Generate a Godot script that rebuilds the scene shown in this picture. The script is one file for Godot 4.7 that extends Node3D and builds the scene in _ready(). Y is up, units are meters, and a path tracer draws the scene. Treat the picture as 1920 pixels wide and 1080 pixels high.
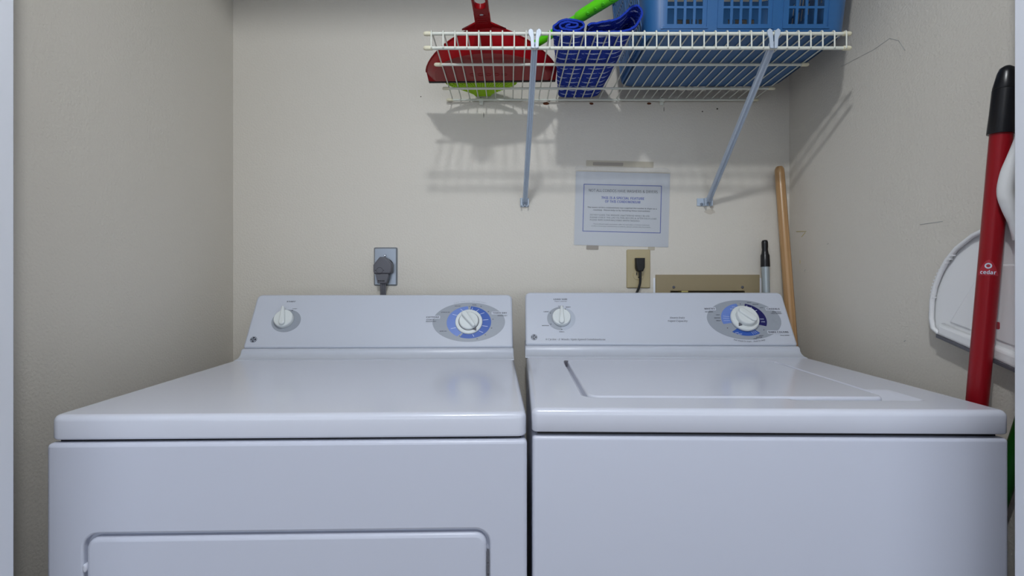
extends Node3D
# A laundry closet: dryer and washer side by side, a wire shelf above, seen from the hall.
# World: y up, back wall at z = -1.52, lens at (0, EYE, 0) looking along -z. P(x, up from lens, depth) gives a point.

const EYE := 1.107
const WALL_D := 1.52
var M := {}
var used := {}


func P(x: float, y: float, d: float) -> Vector3:
	return Vector3(x, EYE + y, -d)


func _ready() -> void:
	# ---- camera
	var cam := Camera3D.new()
	cam.name = "camera"
	add_child(cam)
	cam.position = Vector3(0, EYE, 0)
	cam.projection = Camera3D.PROJECTION_FRUSTUM
	cam.near = 0.05
	cam.far = 50.0
	cam.size = 2.0 * 0.05 * 540.0 / 960.0
	cam.frustum_offset = Vector2(5.0 / 960.0 * 0.05, -12.0 / 960.0 * 0.05)
	cam.current = true
	# ---- environment
	var we := WorldEnvironment.new()
	we.name = "environment"
	var env := Environment.new()
	env.background_mode = Environment.BG_COLOR
	env.background_color = Color(0.55, 0.62, 0.72)
	env.tonemap_mode = Environment.TONE_MAPPER_LINEAR
	env.tonemap_exposure = 1.0
	env.sdfgi_enabled = true
	env.ssao_enabled = true
	env.ssil_enabled = true
	we.environment = env
	add_child(we)
	# ---- daylight from the window at the far end of the hall, behind the lens
	var win := AreaLight3D.new()
	win.name = "window_daylight"
	win.area_size = Vector2(6.4, 2.1)
	win.light_color = Color(0.95, 0.97, 1.0)
	win.light_energy = 7.0
	win.area_range = 12.0
	win.shadow_enabled = true
	win.position = Vector3(0.0, 1.32, 4.12)
	add_child(win)

	materials()
	setting()
	ceiling_lamp()
	dryer()
	washer()
	shelf()
	basket()
	red_dustpan()
	duster()
	rug()
	sign_sheet()
	outlets()
	washer_box()
	poles()
	white_dustpan()
	green_pole()


# ------------------------------------------------------------------ materials
func mat(key: String, c: Color, rough := 0.6, metal := 0.0, spec := 0.5) -> StandardMaterial3D:
	var m := StandardMaterial3D.new()
	m.resource_name = key
	m.albedo_color = c
	m.roughness = rough
	m.metallic = metal
	m.metallic_specular = spec
	M[key] = m
	return m


func noise_tex(size: int, freq: float, sd: int, normal: bool, bump := 4.0, oct := 3) -> NoiseTexture2D:
	var n := FastNoiseLite.new()
	n.seed = sd
	n.noise_type = FastNoiseLite.TYPE_SIMPLEX_SMOOTH
	n.frequency = freq
	n.fractal_octaves = oct
	var t := NoiseTexture2D.new()
	t.width = size
	t.height = size
	t.seamless = true
	t.noise = n
	t.as_normal_map = normal
	t.bump_strength = bump
	return t


func ramp(a: Color, b: Color) -> Gradient:
	var g := Gradient.new()
	g.set_color(0, a)
	g.set_color(1, b)
	return g


func materials() -> void:
	var peel := noise_tex(512, 0.045, 3, true, 5.0, 3)
	var w := mat("wall_paint", Color(0.85, 0.83, 0.79), 0.62, 0.0, 0.4)
	w.uv1_triplanar = true
	w.uv1_world_triplanar = true
	w.uv1_scale = Vector3(5.5, 5.5, 5.5)
	w.normal_enabled = true
	w.normal_texture = peel
	w.normal_scale = 0.36
	mat("hall_paint", Color(0.86, 0.87, 0.88), 0.7)
	mat("trim_paint", Color(0.92, 0.935, 0.97), 0.35)
	var fl := mat("floor_vinyl", Color(0.52, 0.45, 0.38), 0.5)
	var ft := noise_tex(256, 0.02, 9, false)
	ft.color_ramp = ramp(Color(0.75, 0.72, 0.7), Color(1, 1, 1))
	fl.albedo_texture = ft
	fl.uv1_triplanar = true
	fl.uv1_world_triplanar = true
	fl.uv1_scale = Vector3(1.5, 1.5, 1.5)
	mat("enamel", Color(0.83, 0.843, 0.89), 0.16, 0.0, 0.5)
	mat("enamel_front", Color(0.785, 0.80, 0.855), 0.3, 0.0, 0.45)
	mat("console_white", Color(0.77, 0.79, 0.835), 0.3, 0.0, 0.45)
	mat("knob_white", Color(0.86, 0.88, 0.88), 0.22)
	mat("dark_gap", Color(0.05, 0.05, 0.06), 0.8)
	mat("print_gray", Color(0.60, 0.625, 0.665), 0.35)
	mat("print_pale", Color(0.70, 0.73, 0.78), 0.35)
	mat("print_dark", Color(0.16, 0.17, 0.22), 0.4)
	mat("print_lightblue", Color(0.42, 0.53, 0.80), 0.3)
	mat("print_blue", Color(0.19, 0.35, 0.68), 0.3)
	mat("print_navy", Color(0.05, 0.05, 0.36), 0.3)
	mat("print_white", Color(0.82, 0.86, 0.92), 0.35)
	mat("chrome", Color(0.75, 0.76, 0.78), 0.2, 1.0)
	mat("steel", Color(0.60, 0.63, 0.67), 0.38, 0.75)
	mat("plug_gray", Color(0.37, 0.37, 0.40), 0.45)
	mat("slot_black", Color(0.02, 0.02, 0.025), 0.6)
	mat("almond", Color(0.70, 0.645, 0.50), 0.4)
	mat("almond_dark", Color(0.61, 0.555, 0.435), 0.5)
	mat("brass", Color(0.75, 0.63, 0.30), 0.35, 0.8)
	mat("wire_white", Color(0.85, 0.86, 0.82), 0.35)
	mat("cap_cream", Color(0.88, 0.86, 0.76), 0.5)
	mat("brace_blue", Color(0.72, 0.77, 0.83), 0.35)
	mat("rust", Color(0.38, 0.20, 0.10), 0.9)
	mat("grime", Color(0.30, 0.27, 0.23), 0.9)
	mat("patch", Color(0.78, 0.75, 0.70), 0.5)
	mat("basket_blue", Color(0.16, 0.37, 0.58), 0.4)
	mat("red_plastic", Color(0.56, 0.03, 0.07), 0.3, 0.0, 0.3)
	mat("red_embossed", Color(0.58, 0.045, 0.085), 0.35)
	mat("rubber_dark", Color(0.15, 0.12, 0.13), 0.7)
	mat("green_plastic", Color(0.38, 0.88, 0.10), 0.32)
	mat("green_dimple", Color(0.30, 0.76, 0.07), 0.4)
	mat("lime_mesh", Color(0.66, 0.86, 0.05), 0.55)
	mat("green_dark", Color(0.03, 0.30, 0.05), 0.35)
	mat("black_plastic", Color(0.05, 0.05, 0.075), 0.3)
	mat("pole_gray", Color(0.66, 0.70, 0.72), 0.3, 0.2)
	mat("pole_red", Color(0.60, 0.02, 0.09), 0.3, 0.15)
	mat("sticker_red", Color(0.70, 0.16, 0.22), 0.4)
	mat("white_plastic", Color(0.93, 0.935, 0.94), 0.35)
	mat("paper", Color(0.75, 0.765, 0.785), 0.75)
	mat("ink_blue", Color(0.06, 0.18, 0.60), 0.7)
	mat("ink_black", Color(0.05, 0.05, 0.07), 0.7)
	mat("tape", Color(0.72, 0.69, 0.62), 0.35)
	mat("tape_dirty", Color(0.60, 0.57, 0.53), 0.5)
	mat("pencil", Color(0.70, 0.70, 0.69), 0.8)
	mat("yellow_mark", Color(0.78, 0.73, 0.46), 0.7)
	var s := mat("sleeve", Color(0.92, 0.94, 0.97, 0.05), 0.12)
	s.transparency = BaseMaterial3D.TRANSPARENCY_ALPHA
	s.metallic_specular = 0.2
	var gl := mat("lamp_glow", Color(1, 1, 1), 0.5)
	gl.emission_enabled = true
	gl.emission = Color(1.0, 0.97, 0.93)
	gl.emission_energy_multiplier = 3.0
	var wg := mat("window_glow", Color(0.8, 0.9, 1.0), 0.4)
	wg.emission_enabled = true
	wg.emission = Color(0.85, 0.93, 1.0)
	wg.emission_energy_multiplier = 0.25
	# wood grain, along the pole
	var img := Image.create(64, 256, false, Image.FORMAT_RGB8)
	var n := FastNoiseLite.new()
	n.seed = 17
	n.frequency = 0.09
	n.fractal_octaves = 4
	for y in 256:
		for x in 64:
			var v := n.get_noise_2d(x * 2.0, y * 0.05) * 0.5 + 0.5
			img.set_pixel(x, y, Color(0.62, 0.46, 0.30).lerp(Color(0.82, 0.67, 0.48), clampf(v * 1.3 - 0.15, 0, 1)))
	var wood := mat("wood", Color(1, 1, 1), 0.28)
	wood.albedo_texture = ImageTexture.create_from_image(img)
	# the blue rug: woven rows of pale wavy dashes
	var ri := Image.create(512, 512, false, Image.FORMAT_RGB8)
	var rn := FastNoiseLite.new()
	rn.seed = 5
	rn.frequency = 0.2
	for y in 512:
		for x in 512:
			var c := Color(0.02, 0.17, 0.60).lerp(Color(0.035, 0.25, 0.76), rn.get_noise_2d(x, y * 3.0) * 0.5 + 0.5)
			ri.set_pixel(x, y, c)
	var rg := RandomNumberGenerator.new()
	rg.seed = 8
	for row in 13:
		var y0 := 18 + row * 38
		var x := rg.randi_range(0, 40)
		while x < 512:
			var ln := rg.randi_range(40, 90)
			var amp := rg.randf_range(4.0, 8.0)
			for k in ln:
				var t := float(k) / ln
				var yy := y0 + sin(t * PI) * amp
				var th := 3.4 * sin(t * PI) + 1.0
				for q in range(-4, 5):
					if absf(q) <= th and x + k < 512:
						ri.set_pixel(x + k, clampi(int(yy) + q, 0, 511), Color(0.80, 0.84, 0.98))
			x += ln + rg.randi_range(6, 26)
	var rug := mat("rug", Color(1, 1, 1), 0.95)
	rug.albedo_texture = ImageTexture.create_from_image(ri)
	var terry := noise_tex(256, 0.22, 21, true, 8.0, 2)
	rug.normal_enabled = true
	rug.normal_texture = terry
	rug.normal_scale = 0.8


# ------------------------------------------------------------------ nodes
func numbered(nm: String) -> String:
	var k: int = used.get(nm, 0)
	used[nm] = k + 1
	return nm if k == 0 else "%s_%03d" % [nm, k]


func thing(nm: String, label: String, category: String, at := Vector3.ZERO, group := "") -> Node3D:
	var o := Node3D.new()
	o.name = numbered(nm)
	add_child(o)
	o.position = at
	o.set_meta("label", label)
	o.set_meta("category", category)
	if group:
		o.set_meta("group", group)
	return o


func mesh_of(st: SurfaceTool) -> ArrayMesh:
	st.index()
	return st.commit()


func part(nm: String, st: SurfaceTool, m: String, parent: Node, label := "") -> MeshInstance3D:
	return put(nm, st.commit(), m, parent, label)


func put(nm: String, me: Mesh, m: String, parent: Node, label := "") -> MeshInstance3D:
	var o := MeshInstance3D.new()
	o.name = numbered(nm) if parent == self else nm
	o.mesh = me
	o.material_override = M[m]
	if label:
		o.set_meta("label", label)
	parent.add_child(o, true)
	return o


func struct(nm: String, st: SurfaceTool, m: String, label := "") -> MeshInstance3D:
	var o := part(nm, st, m, self)
	o.set_meta("kind", "structure")
	if label:
		o.set_meta("label", label)
	return o


# ------------------------------------------------------------------ shapes
func ST() -> SurfaceTool:
	var st := SurfaceTool.new()
	st.begin(Mesh.PRIMITIVE_TRIANGLES)
	return st


func fin(st: SurfaceTool) -> SurfaceTool:
	st.generate_normals()
	return st


func tri(st: SurfaceTool, a: Vector3, b: Vector3, c: Vector3) -> void:
	# a, b, c run counter-clockwise seen from outside
	st.add_vertex(a)
	st.add_vertex(c)
	st.add_vertex(b)


func quad(st: SurfaceTool, a: Vector3, b: Vector3, c: Vector3, d: Vector3) -> void:
	tri(st, a, b, c)
	tri(st, a, c, d)


func quad_uv(st: SurfaceTool, p: Array, uv: Array) -> void:
	for k in [0, 2, 1, 0, 3, 2]:
		st.set_uv(uv[k])
		st.add_vertex(p[k])


func box(st: SurfaceTool, lo: Vector3, hi: Vector3, xf := Transform3D()) -> void:
	st.set_smooth_group(-1)
	var v := []
	for k in 8:
		v.append(xf * Vector3(hi.x if k & 1 else lo.x, hi.y if k & 2 else lo.y, hi.z if k & 4 else lo.z))
	for f in [[4, 5, 7, 6], [1, 0, 2, 3], [5, 1, 3, 7], [0, 4, 6, 2], [6, 7, 3, 2], [0, 1, 5, 4]]:
		quad(st, v[f[0]], v[f[1]], v[f[2]], v[f[3]])


func rbox(st: SurfaceTool, lo: Vector3, hi: Vector3, r: float, xf := Transform3D(), seg := 3) -> void:
	# box with all edges rounded
	st.set_smooth_group(0)
	var c := (lo + hi) / 2.0
	var h := (hi - lo) / 2.0
	var inner := h - Vector3(r, r, r)
	var t := []
	for k in seg + 1:
		t.append([-1, tan(PI / 4.0 * (k / float(seg) - 1.0))])
	for k in seg + 1:
		t.append([1, tan(PI / 4.0 * (k / float(seg)))])
	var faces := [[Vector3(1, 0, 0), Vector3(0, 1, 0), Vector3(0, 0, 1)], [Vector3(-1, 0, 0), Vector3(0, 1, 0), Vector3(0, 0, -1)],
		[Vector3(0, 0, -1), Vector3(0, 1, 0), Vector3(1, 0, 0)], [Vector3(0, 0, 1), Vector3(0, 1, 0), Vector3(-1, 0, 0)],
		[Vector3(1, 0, 0), Vector3(0, 0, -1), Vector3(0, 1, 0)], [Vector3(1, 0, 0), Vector3(0, 0, 1), Vector3(0, -1, 0)]]
	for f in faces:
		var g := []
		for i in t.size():
			var row := []
			for j in t.size():
				var core: Vector3 = (f[0] * float(t[i][0]) + f[1] * float(t[j][0]) + f[2]) * inner
				var dir: Vector3 = (f[0] * float(t[i][1]) + f[1] * float(t[j][1]) + f[2]).normalized()
				row.append(xf * (c + core + dir * r))
			g.append(row)
		for i in t.size() - 1:
			for j in t.size() - 1:
				quad(st, g[i][j], g[i + 1][j], g[i + 1][j + 1], g[i][j + 1])


func loft(st: SurfaceTool, rings: Array, cap0 := true, cap1 := true, closed := false) -> void:
	# rings of equal count, counter-clockwise seen from the last ring's side
	st.set_smooth_group(0)
	var n: int = rings[0].size()
	var m := rings.size()
	for i in (m if closed else m - 1):
		var a = rings[i]
		var b = rings[(i + 1) % m]
		for j in n:
			var k := (j + 1) % n
			quad(st, a[j], a[k], b[k], b[j])
	if closed:
		return
	st.set_smooth_group(1)
	if cap0:
		fan(st, rings[0], true)
	st.set_smooth_group(2)
	if cap1:
		fan(st, rings[m - 1], false)


func fan(st: SurfaceTool, r, flip: bool) -> void:
	var c := Vector3.ZERO
	for p in r:
		c += p
	c /= r.size()
	for j in r.size():
		var k: int = (j + 1) % r.size()
		if flip:
			tri(st, c, r[k], r[j])
		else:
			tri(st, c, r[j], r[k])


func rrect(w: float, h: float, r: float, seg := 5, c := Vector2.ZERO) -> PackedVector2Array:
	return rrect4(w, h, [r, r, r, r], seg, c)


func rrect4(w: float, h: float, r: Array, seg := 5, c := Vector2.ZERO) -> PackedVector2Array:
	# radii: right top, left top, left bottom, right bottom
	var o := PackedVector2Array()
	var s := [Vector2(1, 1), Vector2(-1, 1), Vector2(-1, -1), Vector2(1, -1)]
	for q in 4:
		var rr: float = maxf(r[q], 0.0002)
		var cc := Vector2(s[q].x * (w / 2 - rr), s[q].y * (h / 2 - rr))
		for k in seg + 1:
			var a: float = PI / 2 * (q + k / float(seg))
			o.append(c + cc + Vector2(cos(a), sin(a)) * rr)
	return o


func ellipse(rx: float, ry: float, n := 48, c := Vector2.ZERO) -> PackedVector2Array:
	var o := PackedVector2Array()
	for k in n:
		o.append(c + Vector2(cos(TAU * k / n) * rx, sin(TAU * k / n) * ry))
	return o


func inset(o: PackedVector2Array, d: float) -> PackedVector2Array:
	var r := PackedVector2Array()
	var n := o.size()
	for k in n:
		var a := (o[k] - o[(k + n - 1) % n]).normalized()
		var b := (o[(k + 1) % n] - o[k]).normalized()
		var na := Vector2(-a.y, a.x)
		var nb := Vector2(-b.y, b.x)
		var m := (na + nb)
		m = m.normalized() if m.length() > 0.001 else na
		r.append(o[k] + m * d / maxf(m.dot(na), 0.5))
	return r


func ring3(o: PackedVector2Array, z: float, xf: Transform3D) -> PackedVector3Array:
	var r := PackedVector3Array()
	for p in o:
		r.append(xf * Vector3(p.x, p.y, z))
	return r


func slab(st: SurfaceTool, o: PackedVector2Array, z0: float, z1: float, e: float, xf := Transform3D(), e0 := 0.0, seg := 3) -> void:
	# outline in xy, from z0 to z1, its front edge rounded by e, its back by e0
	var rings := []
	if e0 > 0.0:
		for k in seg:
			var a := PI / 2 * k / seg
			rings.append(ring3(inset(o, e0 * (1 - sin(a))), z0 + e0 * (1 - cos(a)), xf))
		rings.append(ring3(o, z0 + e0, xf))
	else:
		rings.append(ring3(o, z0, xf))
	if e > 0.0:
		for k in seg + 1:
			var a := PI / 2 * k / seg
			rings.append(ring3(inset(o, e * (1 - cos(a))), z1 - e + e * sin(a), xf))
	else:
		rings.append(ring3(o, z1, xf))
	if e <= 0.0:
		st.set_smooth_group(0)
	loft(st, rings)


func frame(st: SurfaceTool, outer: PackedVector2Array, hole: PackedVector2Array, z0: float, z1: float, eo: float, ei: float, xf := Transform3D(), seg := 3) -> void:
	# a plate with a hole: outlines of equal count, rounded front edges
	st.set_smooth_group(0)
	var rings := [ring3(hole, z0, xf), ring3(outer, z0, xf)]
	for k in seg + 1:
		var a := PI / 2 * k / seg
		rings.append(ring3(inset(outer, eo * (1 - cos(a))), z1 - eo + eo * sin(a), xf))
	for k in seg + 1:
		var a := PI / 2 * (1.0 - k / float(seg))
		rings.append(ring3(inset(hole, -ei * (1 - cos(a))), z1 - ei + ei * sin(a), xf))
	var n := outer.size()
	for i in rings.size():
		st.set_smooth_group(3 if i == seg + 2 else (4 if i == 0 else 0))
		var a2 = rings[i]
		var b2 = rings[(i + 1) % rings.size()]
		for j in n:
			var k := (j + 1) % n
			quad(st, a2[j], a2[k], b2[k], b2[j])


func tube(st: SurfaceTool, pts: Array, r, seg := 8, caps := true, uv := false) -> void:
	# r: a number or a list of radii
	st.set_smooth_group(0)
	var rings := []
	var up := Vector3(0.123, 0.31, 0.94).normalized()
	var n := pts.size()
	for i in n:
		var t: Vector3 = ((pts[mini(i + 1, n - 1)] - pts[i]).normalized() + (pts[i] - pts[maxi(i - 1, 0)]).normalized()).normalized()
		up = (up - t * up.dot(t))
		if up.length() < 0.01:
			up = Vector3(1, 0, 0) - t * t.x
		up = up.normalized()
		var s := up.cross(t)
		var rr: float = r[i] if r is Array else r
		var g := PackedVector3Array()
		for k in seg:
			var a := TAU * k / seg
			g.append(pts[i] + (up * cos(a) - s * sin(a)) * rr)
		rings.append(g)
	# orientation: up x (-s) must follow t
	if uv:
		for i in n - 1:
			for k in seg:
				var q := (k + 1) % seg
				quad_uv(st, [rings[i][k], rings[i][q], rings[i + 1][q], rings[i + 1][k]],
					[Vector2(k / float(seg), i / float(n - 1)), Vector2((k + 1) / float(seg), i / float(n - 1)), Vector2((k + 1) / float(seg), (i + 1) / float(n - 1)), Vector2(k / float(seg), (i + 1) / float(n - 1))])
		if caps:
			st.set_uv(Vector2(0.5, 0.5))
			st.set_smooth_group(1)
			fan(st, rings[0], true)
			st.set_smooth_group(2)
			fan(st, rings[n - 1], false)
	else:
		loft(st, rings, caps, caps)


func lathe(st: SurfaceTool, prof: Array, seg := 32, xf := Transform3D(), smooth := true) -> void:
	# profile of (radius, height) from low to high, turned about local z
	var rings := []
	for p in prof:
		var g := PackedVector3Array()
		for k in seg:
			var a := TAU * k / seg
			g.append(xf * Vector3(cos(a) * p[0], sin(a) * p[0], p[1]))
		rings.append(g)
	if smooth:
		loft(st, rings)
	else:
		for i in rings.size() - 1:
			st.set_smooth_group(4 + i)
			for j in seg:
				var k := (j + 1) % seg
				quad(st, rings[i][j], rings[i][k], rings[i + 1][k], rings[i + 1][j])
		st.set_smooth_group(1)
		fan(st, rings[0], true)
		st.set_smooth_group(2)
		fan(st, rings[-1], false)


func flat(st: SurfaceTool, o: PackedVector2Array, z: float, xf: Transform3D) -> void:
	st.set_smooth_group(-1)
	fan(st, ring3(o, z, xf), false)


func band(st: SurfaceTool, c: Vector2, ro: Vector2, ri: Vector2, a0: float, a1: float, z: float, xf: Transform3D, n := 24) -> void:
	# a flat piece of an elliptical ring between two angles in degrees
	st.set_smooth_group(-1)
	for k in n:
		var a := deg_to_rad(lerpf(a0, a1, k / float(n)))
		var b := deg_to_rad(lerpf(a0, a1, (k + 1) / float(n)))
		var p := []
		for q in [[ri, a], [ro, a], [ro, b], [ri, b]]:
			p.append(xf * Vector3(c.x + q[0].x * cos(q[1]), c.y + q[0].y * sin(q[1]), z))
		if a1 > a0:
			quad(st, p[0], p[1], p[2], p[3])
		else:
			quad(st, p[3], p[2], p[1], p[0])


func stroke(st: SurfaceTool, a: Vector2, b: Vector2, w: float, z: float, xf: Transform3D) -> void:
	st.set_smooth_group(-1)
	var d := (b - a).normalized()
	var s := Vector2(-d.y, d.x) * w / 2
	var p := []
	for q in [a - s, b - s, b + s, a + s]:
		p.append(xf * Vector3(q.x, q.y, z))
	quad(st, p[0], p[1], p[2], p[3])


var fonts := {}


func font(kind: String) -> Font:
	if not fonts.has(kind):
		var f := SystemFont.new()
		f.font_names = PackedStringArray(["Droid Serif" if kind.contains("serif") else "Droid Sans"])
		f.font_weight = 700 if kind.contains("bold") else 400
		if kind.contains("slant"):
			var v := FontVariation.new()
			v.base_font = f
			v.variation_transform = Transform2D(Vector2(1, 0.22), Vector2(0, 1), Vector2.ZERO)
			fonts[kind] = v
		else:
			fonts[kind] = f
	return fonts[kind]


func text_mesh(s: String, kind: String) -> TextMesh:
	var t := TextMesh.new()
	t.text = s
	t.font = font(kind)
	t.font_size = 24
	t.pixel_size = 0.01
	t.depth = 0.0
	t.curve_step = 2.0
	return t


func add_text(st: SurfaceTool, t: TextMesh, xf: Transform3D) -> void:
	if t.get_aabb().size.x < 1e-6:
		return
	var arr := t.surface_get_arrays(0)
	var v: PackedVector3Array = arr[Mesh.ARRAY_VERTEX]
	st.set_smooth_group(-1)
	if arr[Mesh.ARRAY_INDEX] != null and arr[Mesh.ARRAY_INDEX].size() > 0:
		for k in arr[Mesh.ARRAY_INDEX]:
			st.add_vertex(xf * v[k])
	else:
		for p in v:
			st.add_vertex(xf * p)


func letter(st: SurfaceTool, s: String, kind: String, c: Vector2, w: float, h: float, z: float, xf: Transform3D, turn := 0.0) -> void:
	# a line of lettering centred on c, w wide and h tall (h 0 keeps the proportions)
	var t := text_mesh(s, kind)
	var b := t.get_aabb()
	if b.size.x < 1e-6:
		return
	var sx := w / b.size.x
	var sy := h / b.size.y if h > 0.0 else sx
	var local := Transform3D(Basis().scaled(Vector3(sx, sy, 1)), Vector3.ZERO)
	local.origin = -Vector3((b.position.x + b.size.x / 2) * sx, (b.position.y + b.size.y / 2) * sy, 0)
	var turned := Transform3D(Basis(Vector3(0, 0, 1), turn), Vector3(c.x, c.y, z))
	add_text(st, t, xf * turned * local)


func arc_letter(st: SurfaceTool, s: String, kind: String, c: Vector2, r: Vector2, mid: float, span: float, h: float, z: float, xf: Transform3D, under := false) -> void:
	# letters set one by one along an ellipse, h the height of a capital; angles in degrees
	var cap := text_mesh("H", kind).get_aabb()
	var gap := cap.size.x * 0.13
	var at := []
	var x := 0.0
	for k in s.length():
		var w: float = cap.size.x * 0.32 if s[k] == " " else text_mesh(s[k], kind).get_aabb().size.x
		at.append(x + w / 2)
		x += w + gap
	var sc := h / cap.size.y
	for k in s.length():
		if s[k] == " ":
			continue
		var t := text_mesh(s[k], kind)
		var b := t.get_aabb()
		var f: float = at[k] / (x - gap) - 0.5
		var a := deg_to_rad(mid + f * span * (1.0 if under else -1.0))
		var p := c + Vector2(cos(a) * r.x, sin(a) * r.y)
		var tan2 := Vector2(-sin(a) * r.x, cos(a) * r.y) * (1.0 if under else -1.0)
		var local := Transform3D(Basis().scaled(Vector3(sc, sc, 1)), -Vector3(b.position.x + b.size.x / 2, cap.position.y + cap.size.y / 2, 0) * sc)
		add_text(st, t, xf * Transform3D(Basis(Vector3(0, 0, 1), tan2.angle()), Vector3(p.x, p.y, z)) * local)


func patch_grid(st: SurfaceTool, f: Callable, us: Array, vs: Array, hole: Callable, wrap := false) -> void:
	# a sheet f(u, v, w) with w 0 outside and 1 inside, cut by holes, with edges
	var nu := us.size() - 1
	var nv := vs.size() - 1
	var solid := func(i: int, j: int) -> bool:
		if wrap:
			i = posmod(i, nu)
		if i < 0 or j < 0 or i >= nu or j >= nv:
			return false
		return not hole.call((us[i] + us[i + 1]) / 2.0, (vs[j] + vs[j + 1]) / 2.0)
	for i in nu:
		for j in nv:
			if not solid.call(i, j):
				continue
			var p := []
			for w in 2:
				p.append([f.call(us[i], vs[j], w), f.call(us[i + 1], vs[j], w), f.call(us[i + 1], vs[j + 1], w), f.call(us[i], vs[j + 1], w)])
			st.set_smooth_group(0)
			quad(st, p[0][0], p[0][1], p[0][2], p[0][3])
			st.set_smooth_group(1)
			quad(st, p[1][1], p[1][0], p[1][3], p[1][2])
			st.set_smooth_group(-1)
			if not solid.call(i - 1, j):
				quad(st, p[1][0], p[0][0], p[0][3], p[1][3])
			if not solid.call(i + 1, j):
				quad(st, p[0][1], p[1][1], p[1][2], p[0][2])
			if not solid.call(i, j - 1):
				quad(st, p[1][0], p[1][1], p[0][1], p[0][0])
			if not solid.call(i, j + 1):
				quad(st, p[0][3], p[0][2], p[1][2], p[1][3])


# ------------------------------------------------------------------ setting
func setting() -> void:
	var st := ST()
	box(st, Vector3(-3.6, -0.1, -1.75), Vector3(3.6, 0, 4.4))
	struct("floor", fin(st), "floor_vinyl")
	st = ST()
	box(st, Vector3(-3.6, 2.44, -1.75), Vector3(3.6, 2.54, 4.4))
	struct("ceiling", fin(st), "hall_paint")
	# back wall with the opening of the washer box: x .462 .. .712, y .86 .. 1.078
	st = ST()
	var zb := -WALL_D
	box(st, Vector3(-0.92, 0, zb - 0.12), Vector3(0.462, 2.44, zb))
	box(st, Vector3(0.712, 0, zb - 0.12), Vector3(0.931, 2.44, zb))
	box(st, Vector3(0.462, 1.0805, zb - 0.12), Vector3(0.712, 2.44, zb))
	box(st, Vector3(0.462, 0, zb - 0.12), Vector3(0.712, 0.88, zb))
	box(st, Vector3(0.462, 0.88, zb - 0.12), Vector3(0.712, 1.0805, zb - 0.09))
	var wb := struct("wall_back", fin(st), "wall_paint")
	st = ST()
	box(st, Vector3(-0.94, 0, zb), Vector3(-0.820, 2.44, -0.66))
	struct("wall_left", fin(st), "wall_paint")
	st = ST()
	box(st, Vector3(0.831, 0, zb), Vector3(0.951, 2.44, -0.66))
	var wr := struct("wall_right", fin(st), "wall_paint")
	# front partition with the closet opening
	st = ST()
	box(st, Vector3(-3.6, 0, -0.66), Vector3(-0.665, 2.44, -0.55))
	box(st, Vector3(0.678, 0, -0.66), Vector3(3.6, 2.44, -0.55))
	box(st, Vector3(-0.665, 2.12, -0.66), Vector3(0.678, 2.44, -0.55))
	struct("wall_front", fin(st), "hall_paint")
	st = ST()
	rbox(st, Vector3(-0.665, 0, -0.662), Vector3(-0.640, 2.12, -0.535), 0.002)
	struct("trim_1", fin(st), "trim_paint")
	st = ST()
	rbox(st, Vector3(0.6525, 0, -0.662), Vector3(0.678, 2.12, -0.535), 0.002)
	struct("trim_2", fin(st), "trim_paint")
	st = ST()
	rbox(st, Vector3(-0.640, 2.10, -0.662), Vector3(0.6525, 2.12, -0.535), 0.002)
	struct("trim_3", fin(st), "trim_paint")
	# hall behind the lens
	st = ST()
	box(st, Vector3(-3.6, 0, -0.55), Vector3(-3.4, 2.44, 4.2))
	struct("wall_hall_left", fin(st), "hall_paint")
	st = ST()
	box(st, Vector3(3.4, 0, -0.55), Vector3(3.6, 2.44, 4.2))
	struct("wall_hall_right", fin(st), "hall_paint")
	st = ST()
	box(st, Vector3(-3.6, 0, 4.2), Vector3(-3.25, 2.44, 4.4))
	box(st, Vector3(3.25, 0, 4.2), Vector3(3.6, 2.44, 4.4))
	box(st, Vector3(-3.25, 0, 4.2), Vector3(3.25, 0.25, 4.4))
	box(st, Vector3(-3.25, 2.40, 4.2), Vector3(3.25, 2.44, 4.4))
	struct("wall_hall_rear", fin(st), "hall_paint")
	st = ST()
	box(st, Vector3(-3.25, 0.25, 4.20), Vector3(3.25, 2.40, 4.24))
	var wn := struct("window_1", fin(st), "window_glow")
	st = ST()
	for x in [-3.25, -1.1, 1.04, 3.19]:
		box(st, Vector3(x, 0.25, 4.16), Vector3(x + 0.06, 2.40, 4.20))
	for y in [0.25, 2.34]:
		box(st, Vector3(-3.19, y, 4.161), Vector3(3.19, y + 0.06, 4.20))
	part("window_frame", fin(st), "trim_paint", wn)

	# marks on the back wall: rust under the old shelf screws, a nail scratch, smudges
	var zw := -WALL_D + 0.0006
	for s in [[1024, 194, 6, 2.6], [1109, 194, 4, 2.2], [1217, 194, 4, 2.2], [1030, 189, 2.5, 1.6]]:
		blot(s[0], s[1], s[2], s[3], "rust", wb, "rust_stain")
	for s in [[907, 216, 0.5, 5.5], [1245, 205, 0.5, 4.5]]:
		blot(s[0], s[1], s[2], s[3], "grime", wb, "scratch_mark")
	for s in [[1345, 204, 1.6, 1.6], [1317, 209, 1.2, 1.2], [864, 188, 3.5, 1.0], [789, 181, 1.0, 1.0]]:
		blot(s[0], s[1], s[2], s[3], "grime", wb, "screw_hole")
	for s in [[984, 386, 8, 5], [1331, 397, 10, 5], [1335, 388, 4, 2.5]]:
		blot(s[0], s[1], s[2], s[3], "patch", wb, "wall_plug_patch")
	# marks on the right wall: a pencil line, yellow and grey scuffs
	st = ST()
	var line := [[1577, 125], [1600, 113], [1640, 92], [1668, 72], [1685, 76], [1697, 95]]
	for k in line.size() - 1:
		var a := on_right(line[k][0], line[k][1])
		var b := on_right(line[k + 1][0], line[k + 1][1])
		tube(st, [a, b], 0.0007, 4, false)
	part("pencil_line", fin(st), "pencil", wr)
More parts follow.
